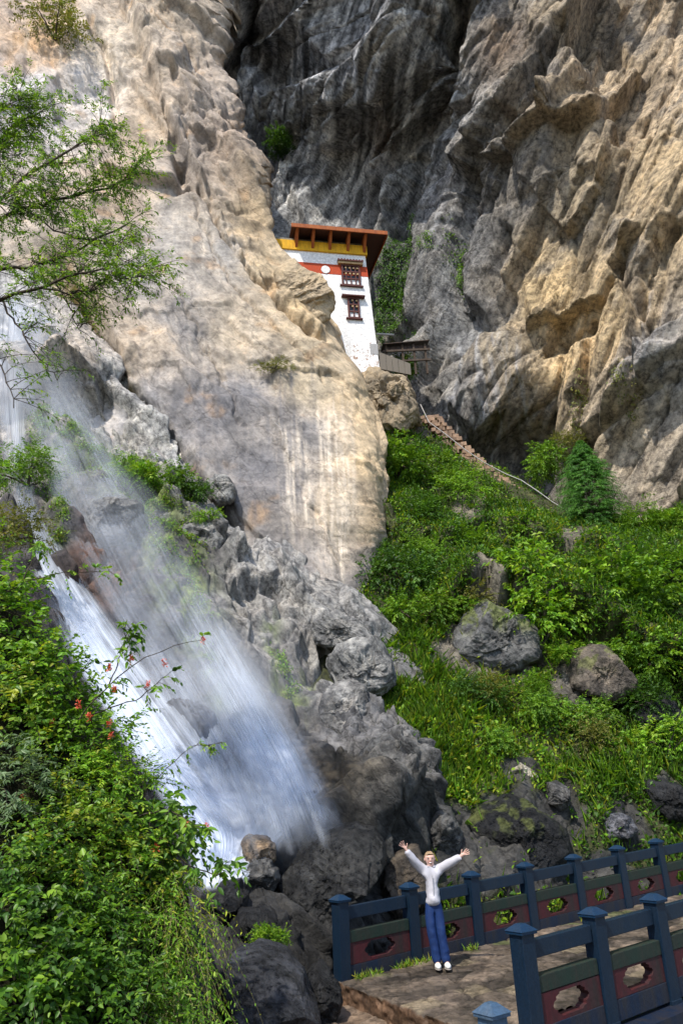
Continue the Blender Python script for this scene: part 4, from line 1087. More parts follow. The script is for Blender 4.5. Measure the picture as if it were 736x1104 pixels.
def window(p0, p1, rows, colsn, lintel):
    (sa, za), (sb_, zb) = fac(*p0), fac(*p1)
    s0, s1 = min(sa, sb_), max(sa, sb_); z0, z1 = min(za, zb), max(za, zb)
    kz0 = -BATT * z1 / z_top - .0
    d0 = -BATT * z0 / z_top
    m = MB()
    t = .085
    fbox(m, s0, s0 + t, kz0 - .1, d0 + .07, z0, z1); fbox(m, s1 - t, s1, kz0 - .1, d0 + .07, z0, z1)
    fbox(m, s0 + t, s1 - t, kz0 - .1, d0 + .065, z0, z0 + t); fbox(m, s0 + t, s1 - t, kz0 - .1, d0 + .065, z1 - t, z1)
    fr = fin(m, 'window', wframe)
    m = MB(); fbox(m, s0 + t, s1 - t, kz0 - .1, d0 - .02, z0 + t, z1 - t); fin(m, 'pane', glass, fr)
    m = MB()
    for i in range(1, rows):
        zz = z0 + (z1 - z0) * i / rows; fbox(m, s0 + t, s1 - t, d0 - .021, d0 + .05, zz - .035, zz + .035)
    for j in range(1, colsn):
        x = s0 + (s1 - s0) * j / colsn; fbox(m, x - .028, x + .028, d0 - .022, d0 + .045, z0 + t, z1 - t)
    nf0 = len(m.f)
    for j in range(colsn * 2):
        x = s0 + t + (s1 - s0 - 2 * t) * (j + .5) / (colsn * 2)
        for zz in ((z1 - t - .10), (z0 + (z1 - z0) * .58)):
            if j % 2 == 0: fbox(m, x - .05, x + .05, d0 - .018, d0 + .055, zz - .05, zz + .04)
    la = fin(m, 'lattice', wframe, fr); la.data.materials.append(tanw)
    for q_, f_ in enumerate(la.data.polygons):
        if q_ >= nf0: f_.material_index = 1
    m = MB(); fbox(m, s0 - .12, s1 + .12, kz0, d0 + .13, z0 - .07, z0 - .002); fin(m, 'sill', wframe, fr)
    if lintel:
        m = MB(); fbox(m, s0 - .16, s1 + .16, kz0, d0 + .16, z1 + .002, z1 + .13); fin(m, 'lintel', tanw, fr)
        m = MB(); fbox(m, s0 - .18, s1 + .18, kz0, d0 + .22, z1 + .132, z1 + .20)
        for j in range(9):
            x = s0 - .14 + (s1 - s0 + .28) * j / 8; fbox(m, x - .04, x + .04, kz0, d0 + .19, z1 + .202, z1 + .27)
        fin(m, 'dentil', wframe, fr)
    else:
        m = MB(); fbox(m, s0 - .3, s1 + .3, kz0, d0 + .2, z1 + .002, z1 + .07); fin(m, 'lintel', wframe, fr)
window((368, 283), (389.5, 307), 3, 4, True)
window((374.5, 319.5), (388.5, 343), 3, 2, False)
gp = paint_material('grey_patch', (.42, .41, .40), amount=0.2, rough=0.9)
sa, za = fac(401, 376); kd = -BATT * za / z_top
fin(fbox(MB(), sa - .3, sa + .1, kd - .1, kd + .03, za - .3, za + .3), 'base_patch', gp)

# ================================================================== falling water
def water_material():
    m, n, p = nodes('falling_water')
    ca = N(n, 'ShaderNodeVertexColor'); ca.layer_name = 'Col'
    sp = N(n, 'ShaderNodeSeparateColor'); n.links.new(ca.outputs[0], sp.inputs[0])
    p.inputs['Base Color'].default_value = (.84, .89, .98, 1)
    p.inputs['Roughness'].default_value = 0.6
    p.inputs['Specular IOR Level'].default_value = 0.2
    tr = N(n, 'ShaderNodeBsdfTranslucent'); tr.inputs[0].default_value = (.84, .89, .98, 1)
    mx = N(n, 'ShaderNodeMixShader'); mx.inputs[0].default_value = 0.45
    n.links.new(p.outputs[0], mx.inputs[1]); n.links.new(tr.outputs[0], mx.inputs[2])
    tp = N(n, 'ShaderNodeBsdfTransparent')
    m2 = N(n, 'ShaderNodeMixShader'); n.links.new(sp.outputs[0], m2.inputs[0]); n.links.new(tp.outputs[0], m2.inputs[1]); n.links.new(mx.outputs[0], m2.inputs[2])
    n.links.new(m2.outputs[0], n.nodes['Material Output'].inputs[0])
    return m
watm = water_material()
root_w = empty('waterfall', at(120, 740, 18))
tag(root_w, kind='structure')
def sheet(name, left, right, offset, seed, env, nu=240, nv=300, fu=30.0, fv=2.2, bulge=0.0, thin=0.5):
    """one curtain of water following the rock between two flow lines"""
    L = np.array(left, float); Rr = np.array(right, float)
    v = np.linspace(0, 1, nv)
    lx = np.interp(v, np.linspace(0, 1, len(L)), L[:, 0]); ly = np.interp(v, np.linspace(0, 1, len(L)), L[:, 1])
    rx = np.interp(v, np.linspace(0, 1, len(Rr)), Rr[:, 0]); ry = np.interp(v, np.linspace(0, 1, len(Rr)), Rr[:, 1])
    def sm(a):
        k = np.ones(25) / 25; return np.convolve(np.pad(a, 12, mode='edge'), k, 'valid')
    lx, ly, rx, ry = map(sm, (lx, ly, rx, ry))
    u = np.linspace(0, 1, nu)
    U, Vv = np.meshgrid(u, v)
    px = lx[:, None] * (1 - U) + rx[:, None] * U; py = ly[:, None] * (1 - U) + ry[:, None] * U
    Y = yW(px, py) - offset - bulge * np.sin(np.pi * U)
    uw = U + 0.012 * fbm(U * 6, Vv * 5, seed + 3, 3)
    n1 = vnoise(uw * fu, Vv * fv, seed); n2 = vnoise(uw * fu * 2.7, Vv * fv * 1.8, seed + 1); n3 = vnoise(uw * fu * 6.5, Vv * fv * 3.2, seed + 2); n4 = fbm(U * 4, Vv * 3.2, seed + 7, 4); n5 = fbm(px / 26, py / 40, seed + 8, 4)
    Y = Y + 0.10 * n1 + 0.05 * n2
    a = env(U, Vv, px, py) * np.clip(thin + 0.20 * n1 + 0.15 * n2 + 0.13 * n3 + 0.70 * n4 + 0.5 * n5, 0.02, 2.2)
    a = np.clip(a, 0, 0.97)
    P = at(px, py, Y)
    o = new_mesh(name, P.reshape(-1, 3), quads=grid_quads(nv, nu), mat=watm, col=np.repeat(a.reshape(-1, 1), 3, 1), smooth=True, parent=None)
    o.parent = root_w; o.matrix_parent_inverse = Matrix.Translation(-root_w.location)
    return o
side = lambda U, w=0.12: sstep(U, 0, w) * (1 - sstep(U, 1 - w, 1))
# the white main stream down the left wall
ML = [(-6, 300), (-14, 380), (-4, 470), (8, 540), (24, 600), (44, 650), (66, 700), (96, 750), (126, 800), (160, 850), (196, 900), (205, 950)]
MR = [(46, 300), (44, 380), (40, 470), (38, 540), (72, 590), (112, 650), (158, 710), (204, 770), (246, 825), (282, 868), (304, 900), (292, 935)]
def env_main(U, V, px, py):
    core = 0.5 + 1.3 * sstep(V, 0.28, 0.5)
    return side(U, 0.22) * core * (1 - 0.55 * sstep(U, 0.45, 0.9)) * sstep(V, 0.0, 0.05) * (1 - sstep(V, 0.95, 1))
sheet('water_sheet', ML, MR, 0.38, 401, env_main, fu=16, fv=2.4, bulge=0.2, thin=0.62)
sheet('water_sheet', [(x + 6, y) for x, y in ML], [(x - 14, y) for x, y in MR], 0.55, 405, lambda U, V, px, py: 0.8 * side(U, .3) * sstep(V, .36, .55) * (1 - 0.6 * sstep(U, 0.4, 0.9)) * (1 - sstep(V, .95, 1)), fu=20, fv=3, bulge=0.25, thin=0.5)
sheet('water_sheet', [(x + 2, y) for x, y in ML], [(x - 40 * min(1, i / 6), y) for i, (x, y) in enumerate(MR)], 0.75, 409, lambda U, V, px, py: 1.1 * side(U, .3) * sstep(V, .40, .6) * (1 - sstep(V, .93, 1)), fu=14, fv=4, bulge=0.2, thin=0.6)
# the thin veil spreading to the right
VL = [(6, 300), (10, 400), (28, 470), (60, 560), (100, 640), (150, 720), (196, 800), (228, 870), (250, 940)]
VR = [(70, 330), (92, 420), (150, 500), (206, 570), (248, 650), (292, 730), (332, 800), (362, 860), (384, 915)]
def env_veil(k):
    def f(U, V, px, py):
        e = (0.34 + 0.50 * sstep(V, 0.45, 0.85) + 0.10 * (1 - sstep(V, 0.0, 0.28)))
        rag = 0.10 * fbm(U * 7, V * 2, 77 + int(k * 100), 3)
        e = e * (1 - 0.25 * np.exp(-((U - 0.38) / .16) ** 2) * sstep(V, .3, .5) * (1 - sstep(V, .75, .95)))
        e = e * sstep(U, 0, 0.15) * (1 - sstep(U + rag, 0.6 + 0.2 * sstep(V, .3, .9), 1.0)) * sstep(V, 0, 0.04) * (1 - sstep(V + rag, 0.80, .99))
        # the strong right hand plume
        e = e + 0.75 * sstep(V, .42, .72) * np.exp(-((U - 0.72) / 0.15) ** 2) * (1 - sstep(V + rag, 0.82, .98)) + 0.4 * sstep(V, 0.78, .9) * side(U, .3) * (1 - sstep(V + rag, 0.86, .99))
        return k * e
    return f
sheet('water_veil', VL, VR, 0.45, 421, env_veil(0.8), nu=420, fu=34, fv=2.0, bulge=0.3, thin=0.55)
sheet('water_veil', VL, VR, 0.75, 431, env_veil(0.65), nu=420, fu=46, fv=2.6, bulge=0.45, thin=0.45)
sheet('water_veil', VL, VR, 1.15, 441, env_veil(0.55), nu=420, fu=60, fv=3.4, bulge=0.5, thin=0.40)
# foam apron where it lands
sheet('water_foam', [(150, 840), (190, 890), (206, 945), (212, 965)], [(300, 855), (345, 870), (300, 920), (268, 955)], 0.45, 451, lambda U, V, px, py: 1.7 * side(U, .25) * sstep(V, 0, .25) * (1 - sstep(V, .8, 1)), fu=7, fv=4, bulge=.3, thin=.8)

# drifting spray: real airborne droplets round the falls
def mist(name, c, r, dens, seed):
    bm = bmesh.new(); bmesh.ops.create_icosphere(bm, subdivisions=4, radius=1)
    me = bpy.data.meshes.new(name); bm.to_mesh(me); bm.free()
    o = bpy.data.objects.new(name, me); COL.objects.link(o)
    o.location = c; o.scale = r
    m = bpy.data.materials.new(name); m.use_nodes = True; n = m.node_tree; n.nodes.clear()
    out = n.nodes.new('ShaderNodeOutputMaterial'); pv = n.nodes.new('ShaderNodeVolumePrincipled')
    tc = N(n, 'ShaderNodeTexCoord'); ln = N(n, 'ShaderNodeVectorMath', operation='LENGTH'); n.links.new(tc.outputs['Object'], ln.inputs[0])
    ns = N(n, 'ShaderNodeTexNoise', i_Scale=1.6, i_Detail=3.0); n.links.new(tc.outputs['Object'], ns.inputs[0])
    mr = N(n, 'ShaderNodeMapRange', i_1=1.0, i_2=0.2, i_3=0.0, i_4=1.0); n.links.new(ln.outputs['Value'], mr.inputs[0])
    nr_ = N(n, 'ShaderNodeMapRange', i_1=0.38, i_2=0.66, i_3=0.15, i_4=1.6); n.links.new(ns.outputs[0], nr_.inputs[0])
    mu = N(n, 'ShaderNodeMath', operation='MULTIPLY'); n.links.new(mr.outputs[0], mu.inputs[0]); n.links.new(nr_.outputs[0], mu.inputs[1])
    m2 = N(n, 'ShaderNodeMath', operation='MULTIPLY', i_1=dens); n.links.new(mu.outputs[0], m2.inputs[0]); n.links.new(m2.outputs[0], pv.inputs['Density'])
    pv.inputs['Color'].default_value = (.9, .93, 1, 1)
    n.links.new(pv.outputs[0], out.inputs['Volume'])
    me.materials.append(m)
    tag(o, kind='stuff')
mist('mist', at(262, 880, 15.2), (2.0, 1.0, 1.2), 0.6, 1)
mist('mist', at(24, 420, 25.0), (2.4, 1.4, 3.6), 0.45, 2)
mist('mist', at(262, 770, 17.0), (2.0, .9, 2.6), 0.35, 3)

# ================================================================== leaves
leafm = leaf_material('leaf')
leafn = leaf_material('near_leaf', trans=0.38, rough=0.42)
barkm = paint_material('bark', (.055, .040, .028), dirt=(.12, .10, .075), amount=0.6, rough=0.9, streak=False)
strawm = paint_material('straw_stem', (.22, .19, .08), dirt=(.12, .10, .04), amount=0.6, rough=0.8, streak=False)
def nrmz(v): return v / (np.linalg.norm(v, axis=-1, keepdims=True) + 1e-9)

def leaves(name, pos, d, up, ln, wd, col, mat, parent=None, near=False, curl=0.15):
    """pointed leaves folded along the midrib"""
    d = nrmz(d); s = nrmz(np.cross(d, up)); u = np.cross(s, d)
    ln = np.asarray(ln)[:, None]; wd = np.asarray(wd)[:, None]
    n = len(pos); i = np.arange(n)[:, None]
    tip = pos + d * ln - u * ln * curl
    if near:
        vs = np.stack([pos, pos + d * ln * .28 + s * wd * .5 + u * wd * .16, pos + d * ln * .66 + s * wd * .42 + u * wd * .14 - u * ln * curl * .4, tip, pos + d * ln * .66 - s * wd * .42 + u * wd * .14 - u * ln * curl * .4, pos + d * ln * .28 - s * wd * .5 + u * wd * .16], 1)
        q = np.concatenate([i * 6 + np.array([[0, 1, 2, 3]]), i * 6 + np.array([[0, 3, 4, 5]])], 0); k = 6
    else:
        vs = np.stack([pos, pos + d * ln * .42 + s * wd * .5 + u * wd * .15, tip, pos + d * ln * .42 - s * wd * .5 + u * wd * .15], 1)
        q = np.concatenate([i * 4 + np.array([[0, 1, 2]]), i * 4 + np.array([[0, 2, 3]])], 0); k = 4
    return new_mesh(name, vs.reshape(-1, 3), quads=q, mat=mat, col=np.repeat(np.clip(col, .003, .9), k, 0), parent=parent)

def twig_mesh(name, curves, rads, mat, parent=None):
    """curves (n, m, 3): thin three-sided stems"""
    c = np.asarray(curves, float); n, m, _ = c.shape
    t = nrmz(np.gradient(c, axis=1))
    a = nrmz(np.cross(t, np.array([0.31, 0.2, 0.93]))); b = np.cross(t, a)
    r = (np.asarray(rads)[:, None] * np.linspace(1, 0.35, m)[None])[..., None]
    ring = np.stack([c + r * a, c + r * (-.5 * a + .87 * b), c + r * (-.5 * a - .87 * b)], 2)
    idx = np.arange(n * m * 3).reshape(n, m, 3)
    q = []
    for k in range(3):
        k2 = (k + 1) % 3
        q.append(np.stack([idx[:, :-1, k], idx[:, :-1, k2], idx[:, 1:, k2], idx[:, 1:, k]], -1).reshape(-1, 4))
    return new_mesh(name, ring.reshape(-1, 3), quads=np.concatenate(q), mat=mat, parent=parent)

def grow(rng, start, d, L, nl, leaf, palette, droop=0.25, wander=0.18, m=7, wratio=0.45, tilt=0.5, tint=None, first=0.15):
    """twigs with leaves set alternately along them: returns curves and leaf arrays"""
    n = len(start); d = nrmz(d); t = np.linspace(0, 1, m)
    side = nrmz(np.cross(d, np.array([0, 0, 1.0]) + 0.2 * rng.normal(size=(n, 3))))
    w1 = rng.normal(size=(n, 1)) * wander
    c = start[:, None] + d[:, None] * (L[:, None] * t)[..., None] + side[:, None] * (w1 * L[:, None] * t ** 2)[..., None] - np.array([0, 0, 1.0]) * (droop * L[:, None] * t ** 2)[..., None]
    tl = np.linspace(first, 1, nl)
    k = tl * (m - 1); k0 = np.minimum(k.astype(int), m - 2); f = (k - k0)[None, :, None]
    p = c[:, k0] * (1 - f) + c[:, k0 + 1] * f
    tg = nrmz(c[:, k0 + 1] - c[:, k0])
    sg = np.where(np.arange(nl) % 2 == 0, 1.0, -1.0)[None, :, None]
    ld = tg * 0.75 + side[:, None] * sg * 0.9 + rng.normal(size=p.shape) * 0.32 - np.array([0, 0, .18])
    up = np.array([0, -0.35, 1.0]) + rng.normal(size=p.shape) * tilt
    pal = np.array(palette)
    ci = rng.integers(0, len(pal), n)
    col = pal[ci][:, None] * np.ones((1, nl, 1))
    j = rng.random((n, nl)) < 0.3
    col = np.where(j[..., None], pal[rng.integers(0, len(pal), (n, nl))], col)
    col = col * rng.uniform(0.75, 1.25, (n, nl, 1)) * rng.uniform(0.8, 1.2, (n, 1, 1))
    if tint is not None: col = col * tint[:, None, None]
    ln = leaf * rng.uniform(0.65, 1.25, (n, nl)) * (1 - 0.35 * tl[None] ** 3)
    return c, p.reshape(-1, 3), ld.reshape(-1, 3), up.reshape(-1, 3), ln.ravel(), (ln * wratio * rng.uniform(.8, 1.15, ln.shape)).ravel(), col.reshape(-1, 3)

LIME = [(.16, .32, .018), (.20, .36, .025), (.11, .25, .014), (.26, .38, .03)]
MIDG = [(.10, .21, .016), (.14, .26, .02), (.07, .16, .014), (.17, .28, .025)]
DEEP = [(.045, .11, .013), (.06, .14, .015), (.08, .17, .018), (.035, .085, .012)]
YELL = [(.30, .33, .025), (.22, .28, .02), (.37, .35, .04), (.16, .22, .018)]
GREY = [(.14, .21, .09), (.18, .25, .12), (.11, .18, .07)]
OLIVE = [(.15, .17, .03), (.19, .20, .04), (.10, .13, .025), (.22, .20, .05)]

# ---- bushes of the slope: four kinds, copied
def bush_proto(seed, palette, leaf, ntw, nl, wr=0.5, flat=0.75, droop=0.3, lobes=9):
    rng = np.random.default_rng(seed)
    lc = nrmz(rng.normal(size=(lobes, 3))) * rng.uniform(.35, .8, (lobes, 1)); lc[:, 2] = np.abs(lc[:, 2]) * flat + .12
    lr = rng.uniform(.28, .5, lobes)
    li = rng.integers(0, lobes, ntw)
    o = nrmz(rng.normal(size=(ntw, 3)) + np.array([0, 0, .25]))
    st = lc[li] + o * lr[li][:, None] * rng.uniform(.2, .95, (ntw, 1))
    st[:, 2] = np.maximum(st[:, 2], rng.uniform(0.0, .12, ntw))
    L = rng.uniform(.16, .38, ntw)
    c, p, d, u, ln, wd, col = grow(rng, st, o + np.array([0, 0, .2]), L, nl, leaf, palette, droop=droop, wratio=wr, tint=rng.uniform(.75, 1.2, lobes)[li])
    me_l = leaves('foliage', p, d, u, ln, wd, col, leafm)
    # stems from the root to each lobe, with forks
    cur = []
    for k in range(lobes):
        t = np.linspace(0, 1, 7)[:, None]
        cur.append(lc[k] * t + np.array([0, 0, .25]) * (t * (1 - t)) + 0.03 * rng.normal(size=(7, 3)) * t)
    me_s = twig_mesh('stem', np.array(cur), np.full(lobes, .028), barkm)
    return me_l, me_s
PROTO = [bush_proto(1, LIME, .105, 420, 9), bush_proto(2, MIDG, .10, 420, 9), bush_proto(3, DEEP, .10, 420, 9), bush_proto(4, MIDG + LIME[:2], .085, 480, 10, wr=.35), bush_proto(5, OLIVE, .085, 380, 9, wr=.4)]
used = set()
def bush(px_, py_, w, kind, label, Y=None, hs=1.15, group='bushes on the green slope', seed=0, name='shrub', grow_=1.4):
    rng = random.Random(int(px_ * 7 + py_ * 13 + seed))
    if Y is None: Y = float(yH(np.array(float(px_)), np.array(float(py_ + w * .3))))
    base = at(px_, py_ + w * .42, Y - 0.15)
    r = grow_ * w * 0.5 * np.linalg.norm(base - CAM) / F_PX / 0.98
    rt = empty(name, base, rng.uniform(0, 6.28))
    rt.scale = (r, r, r * hs)
    tag(rt, label, 'shrub', group)
    for src, nm in zip(PROTO[kind], ('foliage', 'stem')):
        if kind not in used: o = src
        else:
            o = src.copy(); COL.objects.link(o)
        o.parent = rt
    used.add(kind)
    return rt
bush(428, 492, 62, 1, 'leafy bush just left of the shrine knob foot, top of the slope')
bush(458, 548, 54, 2, 'dense dark bush below the upper end of the path')
bush(492, 522, 66, 3, 'feathery bush beside the upper path')
bush(470, 500, 40, 1, 'small bush directly under the hose at the top of the slope')
bush(520, 548, 46, 0, 'small light green bush beside the red steps')
bush(432, 606, 66, 2, 'dark low bush against the right edge of the big slab')
bush(508, 592, 70, 3, 'wide grey green bush in the middle of the upper slope')
bush(548, 618, 112, 0, 'largest bright green bush in the middle of the slope')
bush(585, 652, 84, 0, 'bright bush hanging over the shadowed rock face')
bush(500, 648, 60, 4, 'olive bush left of the shadowed rock face')
bush(682, 628, 104, 1, 'big leafy bush below the conifer')
bush(726, 622, 80, 3, 'feathery bush at the right border under the tan cliff')
bush(640, 655, 76, 1, 'mid green bush above the large grey brown boulder')
bush(592, 494, 44, 1, 'bush in front of the hollow at the cliff foot', Y=33.4)
bush(690, 566, 58, 3, 'grey green bush right of the conifer foot')
bush(732, 566, 40, 3, 'pale bush at the right border against the cliff foot')
bush(716, 700, 74, 1, 'mid green bush at the right border, level with the large boulder')
bush(700, 660, 54, 2, 'dark bush between two light ones near the right border')
bush(455, 655, 60, 1, 'low bush at the left of the slope above the lime green ground cover')
bush(560, 580, 46, 1, 'small green bush below the red steps')
bush(606, 590, 30, 3, 'little bush right below the path end')
bush(720, 790, 60, 0, 'bright low bush at the right border above the railing')
bush(530, 735, 44, 4, 'olive bush under the shadowed rock face')
bush(455, 590, 44, 3, 'feathery bush left of the slanting pale stone')
bush(640, 790, 50, 4, 'weedy olive bush under the large grey brown boulder')
bush(586, 762, 40, 1, 'small green bush left of the large grey brown boulder')
bush(500, 650, 46, 1, 'bush growing over the left end of the shadowed rock face', hs=.8)
bush(566, 656, 40, 2, 'dark tuft hanging over the right end of the shadowed rock face', hs=.8)
bush(618, 694, 40, 0, 'light bush on the left shoulder of the large grey brown boulder', hs=.8)
bush(668, 698, 46, 1, 'bush on the right shoulder of the large grey brown boulder', hs=.8)
bush(510, 742, 44, 2, 'dark weeds at the foot of the shadowed rock face, left end')
bush(576, 742, 40, 3, 'feathery weeds at the foot of the shadowed rock face, right end')
bush(640, 772, 48, 1, 'green weeds at the foot of the large grey brown boulder')
bush(700, 750, 46, 2, 'dark bush above the half covered ledge at the right border')
bush(540, 800, 40, 1, 'low bush in the middle of the grass above the flat pale stone')
bush(612, 470, 26, 4, 'small plant growing on the cliff above the hollow', Y=32.6, group='plants on the cliffs')
bush(180, 516, 52, 1, 'round green bush on the rock ridge beside the waterfall', Y=23.9, group='bushes on the rock ridge')
bush(202, 522, 34, 2, 'darker small bush at the right end of the ridge bushes', Y=23.8, group='bushes on the rock ridge')
bush(150, 506, 44, 0, 'light green bush at the left end of the ridge bushes', Y=24.0, group='bushes on the rock ridge')
bush(226, 552, 22, 0, 'tiny plant between the grey ridge blocks', Y=23.0, group='bushes on the rock ridge')
bush(60, 22, 56, 4, 'dry brown bush on top of the pale slab at the upper left corner', Y=33.2, group='plants on the cliffs')
bush(296, 386, 28, 4, 'small dry tuft in a crack of the pale slab', Y=27.6, group='plants on the cliffs', hs=.5)
bush(302, 150, 26, 2, 'dark plant in the grey cleft above the shrine', Y=43.2, group='plants on the cliffs')
bush(722, 556, 30, 0, 'yellow green plant at the foot of the tan cliff', Y=28.2, group='plants on the cliffs')
bush(433, 392, 30, 1, 'green plant under the plank shelter', Y=36.2, group='plants on the cliffs')
bush(288, 1006, 26, 0, 'little green plant growing against the low dark boulder', Y=12.0, group='plants on the wet rocks')
bush(30, 500, 60, 3, 'wet green bush left of the waterfall top', Y=22.0, group='plants on the wet rocks')
bush(8, 560, 60, 4, 'mossy dark bush at the left border beside the white water', Y=18.0, group='plants on the wet rocks')

# ---- creepers on the dark wall beside the shrine
def wall_plant(name, label, PXg, PYg, P, Nn, polys, n, leaf, pal, seed, off=0.12):
    rng = np.random.default_rng(seed)
    m = np.zeros(PXg.shape)
    for (x, y, rx, ry) in polys: m = np.maximum(m, 1 - sstep(np.hypot((PXg - x) / rx, (PYg - y) / ry) + 0.55 * fbm(PXg / 9, PYg / 9, seed, 3), .7, 1.05))
    w = (m * (0.15 + 0.85 * sstep(fbm(PXg / 7, PYg / 7, seed + 2, 3), -.15, .25))).ravel()
    i = rng.choice(len(w), n, p=w / w.sum())
    p = P.reshape(-1, 3)[i] + Nn.reshape(-1, 3)[i] * rng.uniform(.02, off * 2.5, (n, 1)) + rng.normal(size=(n, 3)) * .06
    pal = np.array(pal); col = pal[rng.integers(0, len(pal), n)] * rng.uniform(.7, 1.3, (n, 1))
    d = Nn.reshape(-1, 3)[i] * .7 + rng.normal(size=(n, 3)) * .5 - np.array([0, 0, .7])
    ln = leaf * rng.uniform(.6, 1.3, n)
    o = leaves(name, p, d, Nn.reshape(-1, 3)[i] + np.array([0, 0, .8]) + rng.normal(size=(n, 3)) * .4, ln, ln * .5, col, leafm)
    tag(o, label, 'creeper', 'creepers on the dark wall')
    return o
wall_plant('creeper', 'dark creeper covering the shaded wall right of the shrine', cx, cy, PB, NB, [(428, 290, 24, 50), (420, 340, 20, 40), (436, 250, 16, 30), (436, 335, 14, 36)], 5200, .17, DEEP + MIDG[:1], 71)
wall_plant('creeper', 'thin bright creeper hanging on the grey wall further right of the shrine', cx, cy, PB, NB, [(489, 278, 9, 34), (470, 268, 12, 10)], 900, .16, MIDG + DEEP[:2], 72)
wall_plant('creeper', 'small hanging plants on the tan wall above the hollow', cx, cy, PB, NB, [(626, 440, 8, 40), (690, 430, 9, 26)], 500, .14, OLIVE, 73)

# ---- ground cover and grass of the slope
def scatter(PXg, PYg, P, Nn, w, n, rng):
    a = np.linalg.norm(np.cross(np.gradient(P, axis=0), np.gradient(P, axis=1)), axis=-1)
    fac_ = (w * np.minimum(a, np.percentile(a, 97))).ravel()
    i = rng.choice(len(fac_), n, p=fac_ / fac_.sum())
    return i
rng = np.random.default_rng(9)
aH, yHv, zH = PH[..., 0], PH[..., 1], PH[..., 2]
dpth = polydist(PXH, PYH, PATH)[0]
wH = (1 - np.clip(bare(PXH, PYH) * 1.15, 0, .97)) * (0.35 + 0.65 * sstep(fbm(aH / .7, yHv / .7, 240, 3), -.3, .2)) * (0.12 + 0.88 * sstep(dpth, 5, 12)) * (PXH > 370) * (PXH < 800)
n = 105000
i = scatter(PXH, PYH, PH, NH, wH, n, rng)
p = PH.reshape(-1, 3)[i]; nn_ = NH.reshape(-1, 3)[i]
clump = fbm(p[:, 0] / .9, p[:, 1] / .9, 241, 3); big = fbm(p[:, 0] / 3.2, p[:, 1] / 3.2, 242, 3)
hgt = np.clip(.10 + .35 * clump, .02, .5)
p = p + nn_ * (hgt * rng.random(n) ** .6)[:, None] + rng.normal(size=(n, 3)) * .05
pxl, pyl = PXH.ravel()[i], PYH.ravel()[i]
lime = np.clip(sstep(pyl, 640, 760) * (1 - sstep(pxl, 560, 660)) + 0.5 * sstep(big, .0, .3), 0, 1)
palA, palB = np.array(MIDG[:3:2] + DEEP), np.array(LIME + YELL[:2])  # deep greens stand in for shade in the upper cover
pick = rng.random(n) < (0.06 + 0.7 * lime)
col = np.where(pick[:, None], palB[rng.integers(0, len(palB), n)], palA[rng.integers(0, len(palA), n)]) * (rng.uniform(.7, 1.25, n) * (1 + .5 * clump))[:, None]
ln = rng.uniform(.06, .15, n)
gc = leaves('ground_cover', p, nn_ * .5 + rng.normal(size=(n, 3)) * .6 + np.array([0, -.2, .3]), np.array([0, -.4, 1.0]) + rng.normal(size=(n, 3)) * .45, ln, ln * rng.uniform(.4, .75, n), col, leafm)
tag(gc, kind='stuff')
n = 12000
wG = wH * (1 - sstep(PYH, 840, 880) * .8) * (sstep(PYH, 640, 720) * np.exp(-((PXH - 450) / 70) ** 2) + sstep(PYH, 800, 850) * np.exp(-((PXH - 660) / 60) ** 2) * .8 + .06)
i = scatter(PXH, PYH, PH, NH, wG, n, rng)
p = PH.reshape(-1, 3)[i]
ln = rng.uniform(.22, .55, n); pal = np.array(LIME + MIDG + YELL[:1])
dirg = np.array([.1, -.25, .8]) + rng.normal(size=(n, 3)) * .35
gr = leaves('grass', p, dirg, np.array([0, -1.0, .3]) + rng.normal(size=(n, 3)) * .3, ln, np.full(n, .022), pal[rng.integers(0, len(pal), n)] * rng.uniform(.7, 1.25, (n, 1)), leafm, curl=.45)
tag(gr, kind='stuff')
# small plants on the wet ledges between the falls
aW, yWv, zW = PW[..., 0], PW[..., 1], PW[..., 2]
wl = np.exp(-(polydist(PXW, PYW, [(50, 462), (100, 490), (150, 515), (180, 560), (192, 600)])[0] / 17) ** 2) + .6 * np.exp(-(polydist(PXW, PYW, [(200, 620), (225, 690)])[0] / 7) ** 2) + .8 * np.exp(-(polydist(PXW, PYW, [(300, 690), (318, 745)])[0] / 5) ** 2)+ .7 * np.exp(-(polydist(PXW, PYW, [(58, 510), (60, 590)])[0] / 7) ** 2)
wl = wl * sstep(fbm(aW / .5, (zW + yWv) / .5, 250, 3), -.1, .25) + 1e-9
n = 15000
i = scatter(PXW, PYW, PW, NW, wl, n, rng)
p = PW.reshape(-1, 3)[i] + NW.reshape(-1, 3)[i] * rng.uniform(0, .14, (n, 1)) + rng.normal(size=(n, 3)) * .03
ln = rng.uniform(.05, .12, n); pal = np.array(MIDG + LIME + OLIVE[:2])
mo = leaves('ledge_grass', p, NW.reshape(-1, 3)[i] * .5 + rng.normal(size=(n, 3)) * .6 - np.array([0, 0, .2]), np.array([0, -.4, 1.0]) + rng.normal(size=(n, 3)) * .4, ln, ln * .45, pal[rng.integers(0, len(pal), n)] * rng.uniform(.7, 1.2, (n, 1)), leafm)
tag(mo, kind='stuff')
